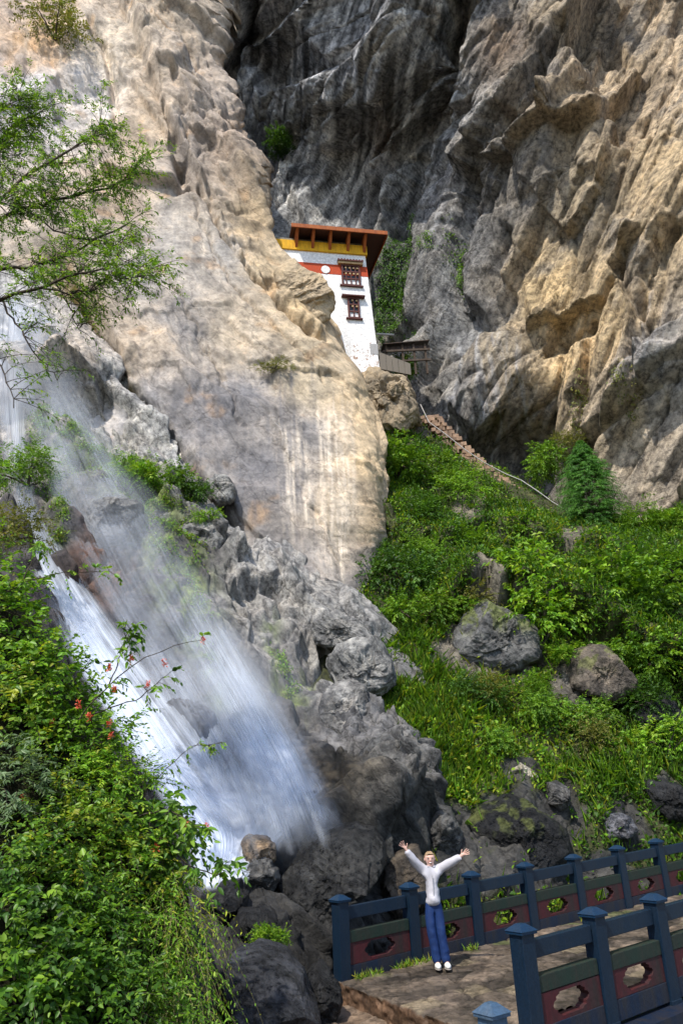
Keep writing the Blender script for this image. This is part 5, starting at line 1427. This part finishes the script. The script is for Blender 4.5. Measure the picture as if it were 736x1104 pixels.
# weeds along the foot of the far railing
n = 380
tw = rng.choice([.25, .5, .95, 1.15, 1.4, 2.4, 3.6, 5.2], n, p=[.18, .1, .16, .2, .1, .16, .05, .05]) + rng.normal(size=n) * .07
wd_ = np.abs(rng.normal(size=n)) * .06 + .11
p = np.stack([FX + dv_[0] * tw + nv_[0] * wd_, FY + dv_[1] * tw + nv_[1] * wd_, SL * tw - .02], 1)
ln = rng.uniform(.04, .13, n); pal = np.array(LIME + YELL + OLIVE[:1])
wdm = leaves('weeds', p, np.array([0, 0, .7]) + rng.normal(size=(n, 3)) * .5, np.array([0, -1, .3]) + rng.normal(size=(n, 3)) * .3, ln, np.full(n, .014), pal[rng.integers(0, len(pal), n)] * rng.uniform(.7, 1.2, (n, 1)), leafm, curl=.4)
tag(wdm, kind='stuff')

# ---- the small conifer at the path
def conifer(px_, pyb, pyt, Y):
    rng = np.random.default_rng(33)
    b = at(px_ + 3, pyb, Y); H = at(px_ - 3, pyt, Y)[2] - b[2]
    rt = empty('conifer', b); tag(rt, 'small dense conifer with drooping twigs beside the path end', 'tree')
    MB().tube([(0, 0, -.3), (.02, 0, H * .4), (-.02, 0, H * .98)], [.09, .06, .012], 8).build('trunk', barkm, rt, smooth=True)
    nb = 1300
    z = H * (0.10 + 0.88 * rng.random(nb) ** .85)
    q = (z / H - .10) / .88
    R = 1.3 * (H / 4) * np.sin(np.pi * np.clip(0.16 + .84 * q, 0, 1)) ** .7 * (1 - .45 * q) * rng.uniform(.55, 1.1, nb)
    an = rng.uniform(0, 2 * np.pi, nb)
    st = np.stack([np.zeros(nb), np.zeros(nb), z - .1], 1); d = np.stack([np.cos(an), np.sin(an), rng.uniform(.15, .7, nb)], 1)
    st = st + d * np.array([1, 1, .4]) * (R * .35)[:, None]
    c, p, ld, u, ln, wd, col = grow(rng, st, d, R * .85, 22, .15, [(.065, .19, .025), (.09, .24, .03), (.12, .28, .035), (.05, .15, .02)], droop=.55, wratio=.16, tilt=.8)
    leaves('crown', p, ld - np.array([0, 0, .5]), u, ln, wd, col, leafm, rt)
    twig_mesh('branch', c[::4], np.full(len(c[::4]), .012), barkm, rt)
conifer(640, 586, 470, 28.3)

# ---- leafy bank in the left foreground
EL = [(560, -60), (590, -25), (620, 0), (660, 25), (720, 70), (780, 98), (830, 122), (880, 165), (940, 190), (1000, 200), (1110, 205), (1160, 207)]
rows = np.arange(560, 1160, 4.0)
ex_ = np.interp(rows, [a for a, b in EL], [b for a, b in EL])
t = np.linspace(0, 1, 70)
px = -160 + (ex_[:, None] + 160) * t[None]; py = np.repeat(rows[:, None], 70, 1)
yL = tps([(-160, 600, 9.0), (0, 620, 8.6), (100, 780, 8.2), (190, 940, 7.8), (205, 1110, 7.2), (0, 800, 7.6), (0, 950, 6.9), (0, 1110, 6.2), (100, 950, 7.3), (100, 1110, 6.6), (-160, 900, 6.8), (-160, 1150, 6.0)])
Yl = yL(px, py) + .8 * np.exp(-(ex_[:, None] - px) / 12)
wr = np.linspace(0, 1, 14)[1:]
px = np.hstack([px, ex_[:, None] - 4 * wr[None]]); py = np.hstack([py, np.repeat(rows[:, None], 13, 1)]); Yl = np.hstack([Yl, Yl[:, -1:] + 3.5 * wr[None] ** 1.2])
soilm = rock_material('dark_soil', fine=8, bump=.8, rough=.95, speck=.4, bd=.08, spec=.1)
def dispL(P, px, py): return .25 * fbm(P[..., 0] * 1.2, P[..., 2] * 1.2, 501, 5)
def colL(P, px, py, d): return np.array([.022, .022, .011]) * (1 + .7 * fbm(P[..., 0] * 2, P[..., 2] * 2, 502, 4))[..., None]
bank, PL, NL = relief_surface('bank', px, py, Yl, dispL, colL, soilm)
tag(bank, kind='structure')

def near_shrub(px_, py_, rx, ry, ntw, nl, leaf, pal, label, seed, wr=.45, droop=.35, L=(.18, .42), front=.12, depth=.38, up=.3, name='shrub', stems=7, straw=False, tilt=.5):
    rng = np.random.default_rng(seed)
    Y = float(yL(np.array(float(px_)), np.array(float(py_)))) - front
    C = at(px_, py_, Y); k = np.linalg.norm(C - CAM) / F_PX
    rt = empty(name, C - np.array([0, -.15, ry * k * .8])); tag(rt, label, 'shrub', 'shrubs of the leafy bank')
    o = nrmz(rng.normal(size=(ntw, 3))); rad_ = rng.random((ntw, 1)) ** .45
    lob = 0.82 + 0.35 * np.sin(o[:, :1] * 5 + seed) * np.cos(o[:, 2:] * 6 + seed * 2)
    st = o * rad_ * lob * np.array([rx * k, depth, ry * k])
    base = rt.location
    st = st + (C - np.array(base))
    d = o * .6 + np.array([0.1, -.45, up]) + rng.normal(size=(ntw, 3)) * .35
    Ls = rng.uniform(*L, ntw)
    c, p, ld, u, ln, wd, col = grow(rng, st, d, Ls, nl, leaf, pal, droop=droop, wratio=wr, tilt=tilt)
    fo_ = leaves('foliage', p, ld, u, ln * .88, wd * .88, col, leafn, rt, near=True)
    cur = []
    for q in range(stems):
        e = st[rng.integers(0, ntw)]; t_ = np.linspace(0, 1, 7)[:, None]
        cur.append(e * t_ + np.array([0, 0, .15]) * t_ * (1 - t_))
    sm_ = strawm if straw else barkm
    twig_mesh('stem', np.array(cur), np.full(stems, .010), sm_, rt)
    twig_mesh('sprays', c[::2], np.full(len(c[::2]), .0028), sm_, fo_)
    return rt
near_shrub(8, 665, 42, 58, 190, 9, .085, LIME + MIDG[:2], 'bright leafy shrub at the left border beside the waterfall top', 601, wr=.6)
near_shrub(50, 735, 52, 50, 230, 9, .080, LIME + MIDG, 'shrub of broad light leaves above the red flowers', 602, wr=.6)
near_shrub(15, 770, 45, 60, 190, 9, .08, MIDG + YELL[:2], 'mid green shrub at the left border below the bright leafy one', 603, wr=.5)
near_shrub(98, 795, 42, 42, 200, 9, .075, MIDG + LIME[:2], 'green shrub under the red flowering branch', 604, wr=.5)
near_shrub(105, 850, 50, 40, 260, 12, .055, LIME + LIME + YELL[:1], 'lime green fine leaved shrub in the middle of the leafy bank', 605, wr=.42)
near_shrub(18, 850, 42, 52, 170, 15, .075, GREY, 'grey green ferny shrub at the left border', 606, wr=.26, droop=.5)
near_shrub(165, 895, 42, 40, 120, 8, .115, MIDG + DEEP[:2] + LIME[:1], 'shrub with large drooping leaves and red flowers nearest the white water', 607, wr=.48, droop=.7)
near_shrub(70, 905, 55, 48, 260, 10, .065, MIDG + YELL[:2], 'mixed green shrub left of the yellowish one', 608, wr=.45)
near_shrub(130, 935, 48, 45, 240, 10, .06, YELL + LIME + MIDG, 'yellowish shrub with small leaves in the middle of the bank', 609, wr=.45)
near_shrub(30, 965, 55, 55, 240, 10, .075, DEEP + MIDG, 'dark shrub at the left border, low on the bank', 610, wr=.5)
near_shrub(95, 1010, 55, 50, 260, 10, .065, MIDG + DEEP[:2] + LIME[:1], 'mid green shrub low in the middle of the bank', 611, wr=.45)
near_shrub(182, 1000, 42, 52, 300, 14, .055, LIME + YELL[:1] + MIDG[:1], 'yellow green trailing shrub with straw stems at the right edge of the bank', 612, wr=.3, droop=1.1, L=(.25, .55), up=.05, straw=True)
near_shrub(190, 1075, 34, 42, 220, 14, .055, MIDG + LIME[:2] + OLIVE[:1], 'trailing green shrub at the bottom beside the rounded boulder', 613, wr=.3, droop=1.2, L=(.25, .5), up=.0, straw=True)
near_shrub(35, 1065, 55, 55, 230, 9, .085, DEEP + MIDG, 'dark broad leaved shrub in the lower left corner', 614, wr=.55)
near_shrub(120, 1080, 60, 45, 260, 10, .065, MIDG + DEEP[:3], 'deep green shrub at the bottom edge of the photo', 615, wr=.45)
near_shrub(-25, 600, 34, 50, 130, 9, .07, OLIVE + MIDG, 'olive shrub peeping in at the left border beside the thin fall', 616, wr=.5)
near_shrub(150, 845, 25, 22, 80, 10, .055, LIME, 'small lime shrub above the black rock at the water', 617, wr=.42)

# ---- reaching branches with red flowers
redm, n_, p_ = nodes('red_petal'); p_.inputs['Base Color'].default_value = (.62, .075, .03, 1); p_.inputs['Roughness'].default_value = .5
def branch_plant(label, limbs, seed, leaf, pal, flowers, Y, ntw, nl=7, L=(.10, .22), name='flowering_shrub', wr=.42, droop=.5, rad_=.009):
    rng = np.random.default_rng(seed)
    b = at(*limbs[0][0], Y); rt = empty(name, b); tag(rt, label, 'shrub', 'reaching branches of the bank')
    cur = []; allp = []
    for lm in limbs:
        pts = np.array([at(x, y, Y - .08 * k + .05 * math.sin(k * 1.7)) for k, (x, y) in enumerate(lm)]) - b
        k = np.linspace(0, len(pts) - 1, 12); i0 = np.minimum(k.astype(int), len(pts) - 2); f = (k - i0)[:, None]
        c = pts[i0] * (1 - f) + pts[i0 + 1] * f; c[1:-1] += rng.normal(size=(10, 3)) * .006
        cur.append(c); allp.append(c[4:])
    twig_mesh('branch', np.array(cur), np.full(len(cur), rad_), barkm, rt)
    ap = np.concatenate(allp); i = rng.integers(0, len(ap), ntw)
    d = rng.normal(size=(ntw, 3)) * .6 + np.array([.5, -.3, .0])
    c, p, ld, u, ln, wd, col = grow(rng, ap[i], d, rng.uniform(*L, ntw), nl, leaf, pal, droop=droop, wratio=wr, first=.35)
    leaves('foliage', p, ld, u, ln, wd, col, leafn, rt, near=True)
    twig_mesh('twig', c, np.full(len(c), .003), barkm, rt)
    for (x, y) in flowers:
        fc = at(x, y, Y - .12) - b; m = 46
        o = nrmz(rng.normal(size=(m, 3)) + np.array([0, 0, .5])); pp = fc + o * rng.uniform(.0, .022, (m, 1)) + np.array([0, 0, 1]) * rng.uniform(-.01, .04, (m, 1))
        l2 = rng.uniform(.014, .03, m)
        leaves('flower', pp, o, rng.normal(size=(m, 3)), l2, l2 * .45, np.ones((m, 3)), redm, rt)
branch_plant('red flowering branch reaching right across the white water', [[(70, 800), (95, 762), (118, 738), (150, 712), (185, 696), (217, 690)], [(118, 738), (133, 700), (136, 672)], [(100, 770), (150, 752), (180, 728)], [(133, 700), (145, 670)]], 651, .085, MIDG + DEEP[:1] + LIME[:1], [(118, 722), (142, 712), (177, 717), (160, 740), (124, 746), (219, 692), (85, 762), (57, 782), (118, 782), (96, 775), (120, 795)], 7.7, 34, nl=6)
branch_plant('leafy branch reaching right at the top of the bank, without flowers', [[(-10, 650), (25, 628), (60, 618), (118, 616)], [(25, 628), (40, 590), (48, 582)]], 652, .075, LIME + MIDG[:2], [], 8.0, 26, nl=7)
branch_plant('thin sprig reaching over the white water in the middle', [[(150, 860), (178, 830), (205, 806), (245, 800)]], 653, .05, LIME, [], 8.1, 16, nl=7, L=(.06, .12), rad_=.006)
branch_plant('drooping flowering twig at the right edge of the bank', [[(150, 880), (180, 872), (205, 885), (222, 895)], [(170, 900), (200, 930), (236, 945), (244, 930)]], 654, .10, MIDG + DEEP[:1], [(168, 916), (222, 893), (200, 893), (24, 863)], 7.5, 26, nl=6, droop=.9)

# ---- tree overhanging from the left
def left_tree():
    rng = np.random.default_rng(91)
    Y = 10.4
    limbs = [[(-150, 420), (-60, 350), (0, 321), (47, 311), (75, 296), (110, 290)], [(-150, 420), (-70, 320), (0, 291), (50, 287), (95, 262), (140, 240)], [(-120, 380), (-60, 270), (0, 215), (40, 180), (85, 160), (108, 135)],
             [(-90, 330), (-20, 245), (30, 225), (70, 215), (125, 200), (150, 175)], [(-60, 280), (-20, 180), (10, 140), (45, 120)], [(47, 311), (80, 318), (120, 300), (150, 298)], [(0, 321), (20, 350), (40, 385), (62, 410)], [(-60, 350), (-20, 370), (5, 400), (15, 440)],
             [(-100, 310), (-50, 170), (-20, 130), (20, 108)], [(50, 287), (75, 330), (85, 355)], [(30, 225), (60, 250), (100, 262), (135, 282)]]
    b = at(-200, 760, Y); rt = empty('tree', b); tag(rt, 'airy tree reaching in from the left border with fine leaves on bare dark branches', 'tree')
    cur = []; rd = []; ap = []; wts = []
    for li, lm in enumerate(limbs):
        pts = np.array([at(x, y, Y + .5 * math.sin(li * 2.3) * k / 5 - .1 * k * math.cos(li)) for k, (x, y) in enumerate(lm)]) - b
        k = np.linspace(0, len(pts) - 1, 14); i0 = np.minimum(k.astype(int), len(pts) - 2); f = (k - i0)[:, None]
        c = pts[i0] * (1 - f) + pts[i0 + 1] * f; c[1:-1] += rng.normal(size=(12, 3)) * .022
        cur.append(c); rd.append(.045 if li < 5 else .022); ap.append(c[4:]); wts.append(np.full(10, .3 if li in (6, 7, 9) else (1.6 if li in (2, 4, 8, 3) else .8)))
    twig_mesh('branch', np.array(cur), np.array(rd), barkm, rt)
    MB().tube([(0, 0, -3), (.1, 0, 0), at(-170, 560, Y) - b, at(-150, 420, Y) - b], [.22, .2, .15, .11], 10).build('trunk', barkm, rt, smooth=True)
    ap = np.concatenate(ap); w = np.concatenate(wts)
    n1 = 560
    i = rng.choice(len(ap), n1, p=w / w.sum())
    d = nrmz(np.array([.75, -.1, .25]) + rng.normal(size=(n1, 3)) * .6)
    c1, *_ = grow(rng, ap[i], d, rng.uniform(.3, .85, n1), 2, .05, MIDG, droop=.18, wander=.2)
    s2 = c1[:, 2:].reshape(-1, 3); n2 = len(s2)
    keep = rng.random(n2) < .95
    s2 = s2[keep]; n2 = len(s2)
    d2 = nrmz(np.repeat(d, 5, 0)[keep] * .8 + rng.normal(size=(n2, 3)) * .55 + np.array([0, 0, -.05]))
    c, p, ld, u, ln, wd, col = grow(rng, s2, d2, rng.uniform(.14, .34, n2), 10, .072, [(.17, .30, .02), (.12, .24, .016), (.24, .36, .03), (.08, .17, .015)], droop=.3, wratio=.42)
    low = (p[:, 2] + b[2]) < at(0, 330, Y)[2]
    thin = rng.random(len(p)) < np.where(low, .55, 1.0)
    leaves('foliage', p[thin], ld[thin], u[thin], ln[thin], wd[thin], col[thin], leafn, rt)
    twig_mesh('twig', np.concatenate([c1, c[::1]]), np.concatenate([np.full(len(c1), .008), np.full(len(c), .003)]), barkm, rt)
left_tree()

# ================================================================== the woman on the bridge
def flat_mat(name, base, rough=.6, scale=30., amt=.25, bump=.2, spec=.4, sss=0):
    m, n, p = nodes(name)
    tc = N(n, 'ShaderNodeTexCoord'); a = N(n, 'ShaderNodeTexNoise', i_Scale=scale, i_Detail=5.0); n.links.new(tc.outputs['Object'], a.inputs[0])
    v = ramp(n, a.outputs[0], [(.3, (1 - amt,) * 3), (.7, (1 + amt,) * 3)])
    n.links.new(mixc(n, 'MULTIPLY', 1.0, base, v), p.inputs['Base Color']); p.inputs['Roughness'].default_value = rough; p.inputs['Specular IOR Level'].default_value = spec
    bp = N(n, 'ShaderNodeBump', i_Strength=bump, i_Distance=.02); n.links.new(a.outputs[0], bp.inputs['Height']); n.links.new(bp.outputs[0], p.inputs['Normal'])
    return m
skin = flat_mat('skin', (.72, .45, .36), .5, 40, .06, .05)
jack = flat_mat('pale_jacket', (.47, .455, .49), .65, 9, .08, .35)
jeans = flat_mat('blue_trousers', (.005, .026, .11), .7, 14, .2, .35)
shoem = flat_mat('white_shoe', (.72, .70, .66), .6, 30, .1, .2)
solem = flat_mat('shoe_sole', (.25, .22, .2), .7)
hairm = flat_mat('fair_hair', (.30, .20, .11), .55, 60, .4, .6)
eyem = flat_mat('eye_dark', (.02, .015, .012), .3)
lipm = flat_mat('lip', (.42, .09, .08), .45)
teethm = flat_mat('teeth', (.8, .78, .74), .4)
feet = on_z(477, 1044, 0.02)
tdk = (feet[0] - FX) * dv_[0] + (feet[1] - FY) * dv_[1]
feet = on_z(477, 1044, SL * tdk)
per = empty('person', feet, rad(2))
tag(per, 'smiling woman in pale jacket and blue trousers with both arms raised on the bridge', 'person')
per.scale = (.94, .94, .94)
def skin_body(name, verts, edges, radii, mat, parent, subdiv=2, root=0):
    me = bpy.data.meshes.new(name + '_cage'); me.from_pydata([Vector(v) for v in verts], edges, []); me.update()
    o = bpy.data.objects.new(name + '_cage', me); COL.objects.link(o)
    md = o.modifiers.new('Skin', 'SKIN'); md.use_smooth_shade = True; md.branch_smoothing = .6
    sv = me.skin_vertices[0].data
    for i, r in enumerate(radii):
        sv[i].radius = r if isinstance(r, tuple) else (r, r)
        sv[i].use_root = (i == root)
    sb = o.modifiers.new('Sub', 'SUBSURF'); sb.levels = subdiv; sb.render_levels = subdiv
    dg = bpy.context.evaluated_depsgraph_get(); ev = o.evaluated_get(dg)
    m2 = bpy.data.meshes.new_from_object(ev); m2.name = name
    bpy.data.objects.remove(o, do_unlink=True)
    m2.materials.clear(); m2.materials.append(mat)
    for f in m2.polygons: f.use_smooth = True
    r = bpy.data.objects.new(name, m2); COL.objects.link(r); r.parent = parent
    return r
J = dict(pel=(-.065, 0, .92), wai=(-.065, .0, 1.06), che=(-.058, -.01, 1.25), nek=(-.060, .0, 1.41), hed=(-.068, -.005, 1.50), top=(-.070, 0, 1.585),
         sl=(-.205, .0, 1.37), el=(-.335, -.10, 1.53), wl=(-.445, -.16, 1.68), sr=(.085, .0, 1.37), er=(.245, -.12, 1.46), wr=(.405, -.20, 1.555),
         hl=(-.145, 0, .88), kl=(-.130, -.03, .50), al=(-.070, .01, .09), tl=(-.085, -.13, .035), hr=(.015, 0, .88), kr=(.015, -.025, .49), ar=(.065, -.01, .09), tr=(.07, -.15, .035))
V_, E_, R_ = [], [], []
def addv(p, r, link=None):
    V_.append(p); R_.append(r)
    if link is not None: E_.append((link, len(V_) - 1))
    return len(V_) - 1
pel = addv(J['pel'], (.110, .08)); wai = addv(J['wai'], (.10, .07), pel); che = addv(J['che'], (.12, .085), wai); nek = addv(J['nek'], .052, che)
hed = addv(J['hed'], (.070, .085), nek); top = addv(J['top'], (.055, .065), hed)
for s in 'lr':
    a = addv(J['s' + s], .055, che); b_ = addv(J['e' + s], .040, a); c_ = addv(J['w' + s], .027, b_)
    h_ = addv(J['h' + s], .085, pel); k_2 = addv(J['k' + s], .055, h_); an_ = addv(J['a' + s], .038, k_2); addv(J['t' + s], .032, an_)
    # palm and five fingers, spread and a little curled
    w = np.array(J['w' + s]); e = np.array(J['e' + s]); d = nrmz(w - e)
    sd2 = nrmz(np.cross(d, np.array([0, -1.0, 0]))) * (1 if s == 'l' else -1)     # towards the thumb
    if (s == 'l' and sd2[0] < 0): sd2 = -sd2
    if (s == 'r' and sd2[2] < 0): sd2 = -sd2
    fwd = np.array([0, -1.0, 0])
    pm = addv(tuple(w + d * .045), (.030, .018), c_)
    for q, (off, l_, sp) in enumerate(((.027, .066, .30), (.010, .078, .10), (-.008, .074, -.10), (-.025, .058, -.30))):
        b0 = w + d * .080 + sd2 * off
        f0 = addv(tuple(b0), .0095, pm); dd = nrmz(d + sd2 * sp + fwd * .1)
        f1 = addv(tuple(b0 + dd * l_ * .5), .0088, f0); addv(tuple(b0 + dd * l_ + fwd * .012), .0072, f1)
    b0 = w + d * .028 + sd2 * .030; f0 = addv(tuple(b0), .0125, pm); dd = nrmz(d * .7 + sd2 * .9 + fwd * .25)
    f1 = addv(tuple(b0 + dd * .030), .0105, f0); addv(tuple(b0 + dd * .058 + d * .008), .0085, f1)
body = skin_body('body', V_, E_, R_, skin, per)
def ell(name, c, r, mat, parent, rot=(0, 0, 0), sub=3):
    bm = bmesh.new(); bmesh.ops.create_icosphere(bm, subdivisions=sub, radius=1)
    me = bpy.data.meshes.new(name); bm.to_mesh(me); bm.free()
    for f in me.polygons: f.use_smooth = True
    me.materials.append(mat)
    v = np.empty(len(me.vertices) * 3, np.float32); me.vertices.foreach_get('co', v); v = v.reshape(-1, 3) * np.array(r)
    v = v @ np.array(Euler(rot).to_matrix()).T + np.array(c); me.vertices.foreach_set('co', v.astype(np.float32).ravel()); me.update()
    o = bpy.data.objects.new(name, me); COL.objects.link(o); o.parent = parent
    return o
hx, hy, hz_ = -.068, -.012, 1.515
# the head is shaped on the body surface itself
me = body.data; bm = bmesh.new(); bm.from_mesh(me)
for v in bm.verts:
    if v.co.z > 1.43 and abs(v.co.x - hx) < .12:
        z = (v.co.z - 1.43) / .19
        # egg: narrower chin, fuller crown; flat face front
        w_ = .045 + .037 * math.sin(min(1, max(0, z)) * math.pi * .62)
        dx, dy = v.co.x - hx, v.co.y - hy
        r_ = math.hypot(dx / w_, dy / (w_ * 1.18)) or 1e-6
        if z > .08:
            k = min(1.0, (z - .08) / .15)
            cap = math.sqrt(max(0.02, 1 - max(0, (z - .60) / .46) ** 3.2))
            v.co.x = v.co.x * (1 - k) + (hx + dx / r_ * cap) * k
            v.co.y = v.co.y * (1 - k) + (hy + dy / r_ * cap) * k
            v.co.z = min(v.co.z, 1.625)
bm.to_mesh(me); bm.free()
fy = hy - .092
ell('nose', (hx, fy - .004, 1.512), (.011, .014, .020), skin, per)
for sx in (-1, 1):
    ell('eye', (hx + sx * .030, fy + .012, 1.532), (.0125, .008, .0065), eyem, per)
    ell('eyebrow', (hx + sx * .031, fy + .011, 1.548), (.016, .007, .003), hairm, per, (0, sx * .15, 0))
    ell('ear', (hx + sx * .080, hy + .006, 1.520), (.010, .018, .028), skin, per)
xs_ = np.linspace(-.030, .030, 9)
mo_ = MB().tube([(hx + x, fy + .006 + 14 * x * x, 1.470 + 15 * x * x) for x in xs_] , [.003, .006, .008, .009, .0095, .009, .008, .006, .003], 8).build('mouth', lipm, per, smooth=True)
MB().tube([(hx + x, fy + .000 + 14 * x * x, 1.472 + 15 * x * x) for x in xs_[1:-1]], [.002, .0045, .0055, .006, .0055, .0045, .002], 8).build('teeth', teethm, mo_, smooth=True)
# hair pulled back over the crown
bm = bmesh.new(); bmesh.ops.create_icosphere(bm, subdivisions=4, radius=1)
for v in list(bm.verts):
    p = v.co.copy()
    if p.y < -.20 and p.z < .60 - .42 * abs(p.x) ** 1.5 or p.z < -.55: v.tag = True
bmesh.ops.delete(bm, geom=[v for v in bm.verts if v.tag], context='VERTS')
for v in bm.verts:
    n_ = float(vnoise3(np.array([[v.co.x * 6, v.co.y * 3, v.co.z * 3]]), 5)[0])
    v.co = Vector((hx + v.co.x * (.0845 + .003 * n_), hy + .004 + v.co.y * (.096 + .003 * n_), 1.535 + v.co.z * (.098 + .004 * n_)))
me = bpy.data.meshes.new('hair'); bm.to_mesh(me); bm.free(); me.materials.append(hairm)
for f in me.polygons: f.use_smooth = True
ho = bpy.data.objects.new('hair', me); COL.objects.link(ho); ho.parent = per
sm2 = ho.modifiers.new('Solid', 'SOLIDIFY'); sm2.thickness = .006; sm2.offset = 0
# jacket
V_, E_, R_ = [], [], []
h00 = addv((-.066, 0, .845), (.160, .125)); h0 = addv((-.065, 0, .925), (.160, .125), h00); w0 = addv((-.065, 0, 1.04), (.142, .112), h0); c0 = addv((-.060, -.005, 1.21), (.150, .115), w0); u0 = addv((-.058, 0, 1.335), (.125, .095), c0); n0 = addv((-.060, .004, 1.415), (.066, .066), u0)
for s in 'lr':
    a = addv(J['s' + s], .088, u0); e_ = addv(J['e' + s], .070, a); w_ = np.array(J['w' + s]) * .98 + np.array(J['e' + s]) * .02; addv(tuple(w_), .052, e_)
jk = skin_body('jacket', V_, E_, R_, jack, per)
rj = np.random.default_rng(4); v = np.empty(len(jk.data.vertices) * 3, np.float32); jk.data.vertices.foreach_get('co', v); v = v.reshape(-1, 3).astype(float)
nz = fbm3(v * np.array([5, 5, 13.0]) + v[:, :1] * 6, 3, 2)[:, None]; ctr = np.array([-.06, 0, 0]); outw = v - ctr; outw[:, 2] = 0
v += nrmz(outw) * nz * .034; jk.data.vertices.foreach_set('co', v.astype(np.float32).ravel()); jk.data.update()
zip_ = MB().box((-.062, -.128, 1.12), (.012, .008, .34)); zo = zip_.build('zip', flat_mat('zip_grey', (.35, .34, .36), .5), jk)
col_ = MB().tube([(-.060 + .068 * math.cos(t), .004 + .068 * math.sin(t), 1.415 + .008 * math.sin(t)) for t in np.linspace(-1.2, 4.34, 16)], .017, 8).build('collar', jack, jk, smooth=True)
# trousers
V_, E_, R_ = [], [], []
p0 = addv((-.065, 0, 1.02), (.125, .10)); p1 = addv((-.065, 0, .87), (.148, .118), p0)
for s, sx in (('l', -1), ('r', 1)):
    a = addv((J['h' + s][0] + (.012 if s == 'l' else -.012), 0, .80), .094, p1); k_2 = addv(J['k' + s], .078, a); m_ = addv(tuple(np.array(J['k' + s]) * .45 + np.array(J['a' + s]) * .55), .076, k_2); addv((J['a' + s][0], J['a' + s][1], .055), .080, m_)
tro = skin_body('trousers', V_, E_, R_, jeans, per)
v = np.empty(len(tro.data.vertices) * 3, np.float32); tro.data.vertices.foreach_get('co', v); v = v.reshape(-1, 3).astype(float)
nz = fbm3(v * np.array([8, 8, 16.0]), 7, 3)[:, None]; v[:, 1:2] -= nz * .014; v[:, :1] += nz * .008
v[:, 2] = np.maximum(v[:, 2], .03)
tro.data.vertices.foreach_set('co', v.astype(np.float32).ravel()); tro.data.update()
for s in 'lr':
    ax, ay, _ = J['a' + s]; tx, ty, _ = J['t' + s]
    so_ = ell('shoe', ((ax + tx) / 2, (ay + ty) / 2 - .01, .045), (.048, .125, .045), shoem, per, (0, 0, math.atan2(ax - tx, ty - ay) * 0 + (tx - ax) * 1.5))
    ell('sole', ((ax + tx) / 2, (ay + ty) / 2 - .012, .014), (.052, .130, .014), solem, so_, (0, 0, (tx - ax) * 1.5))
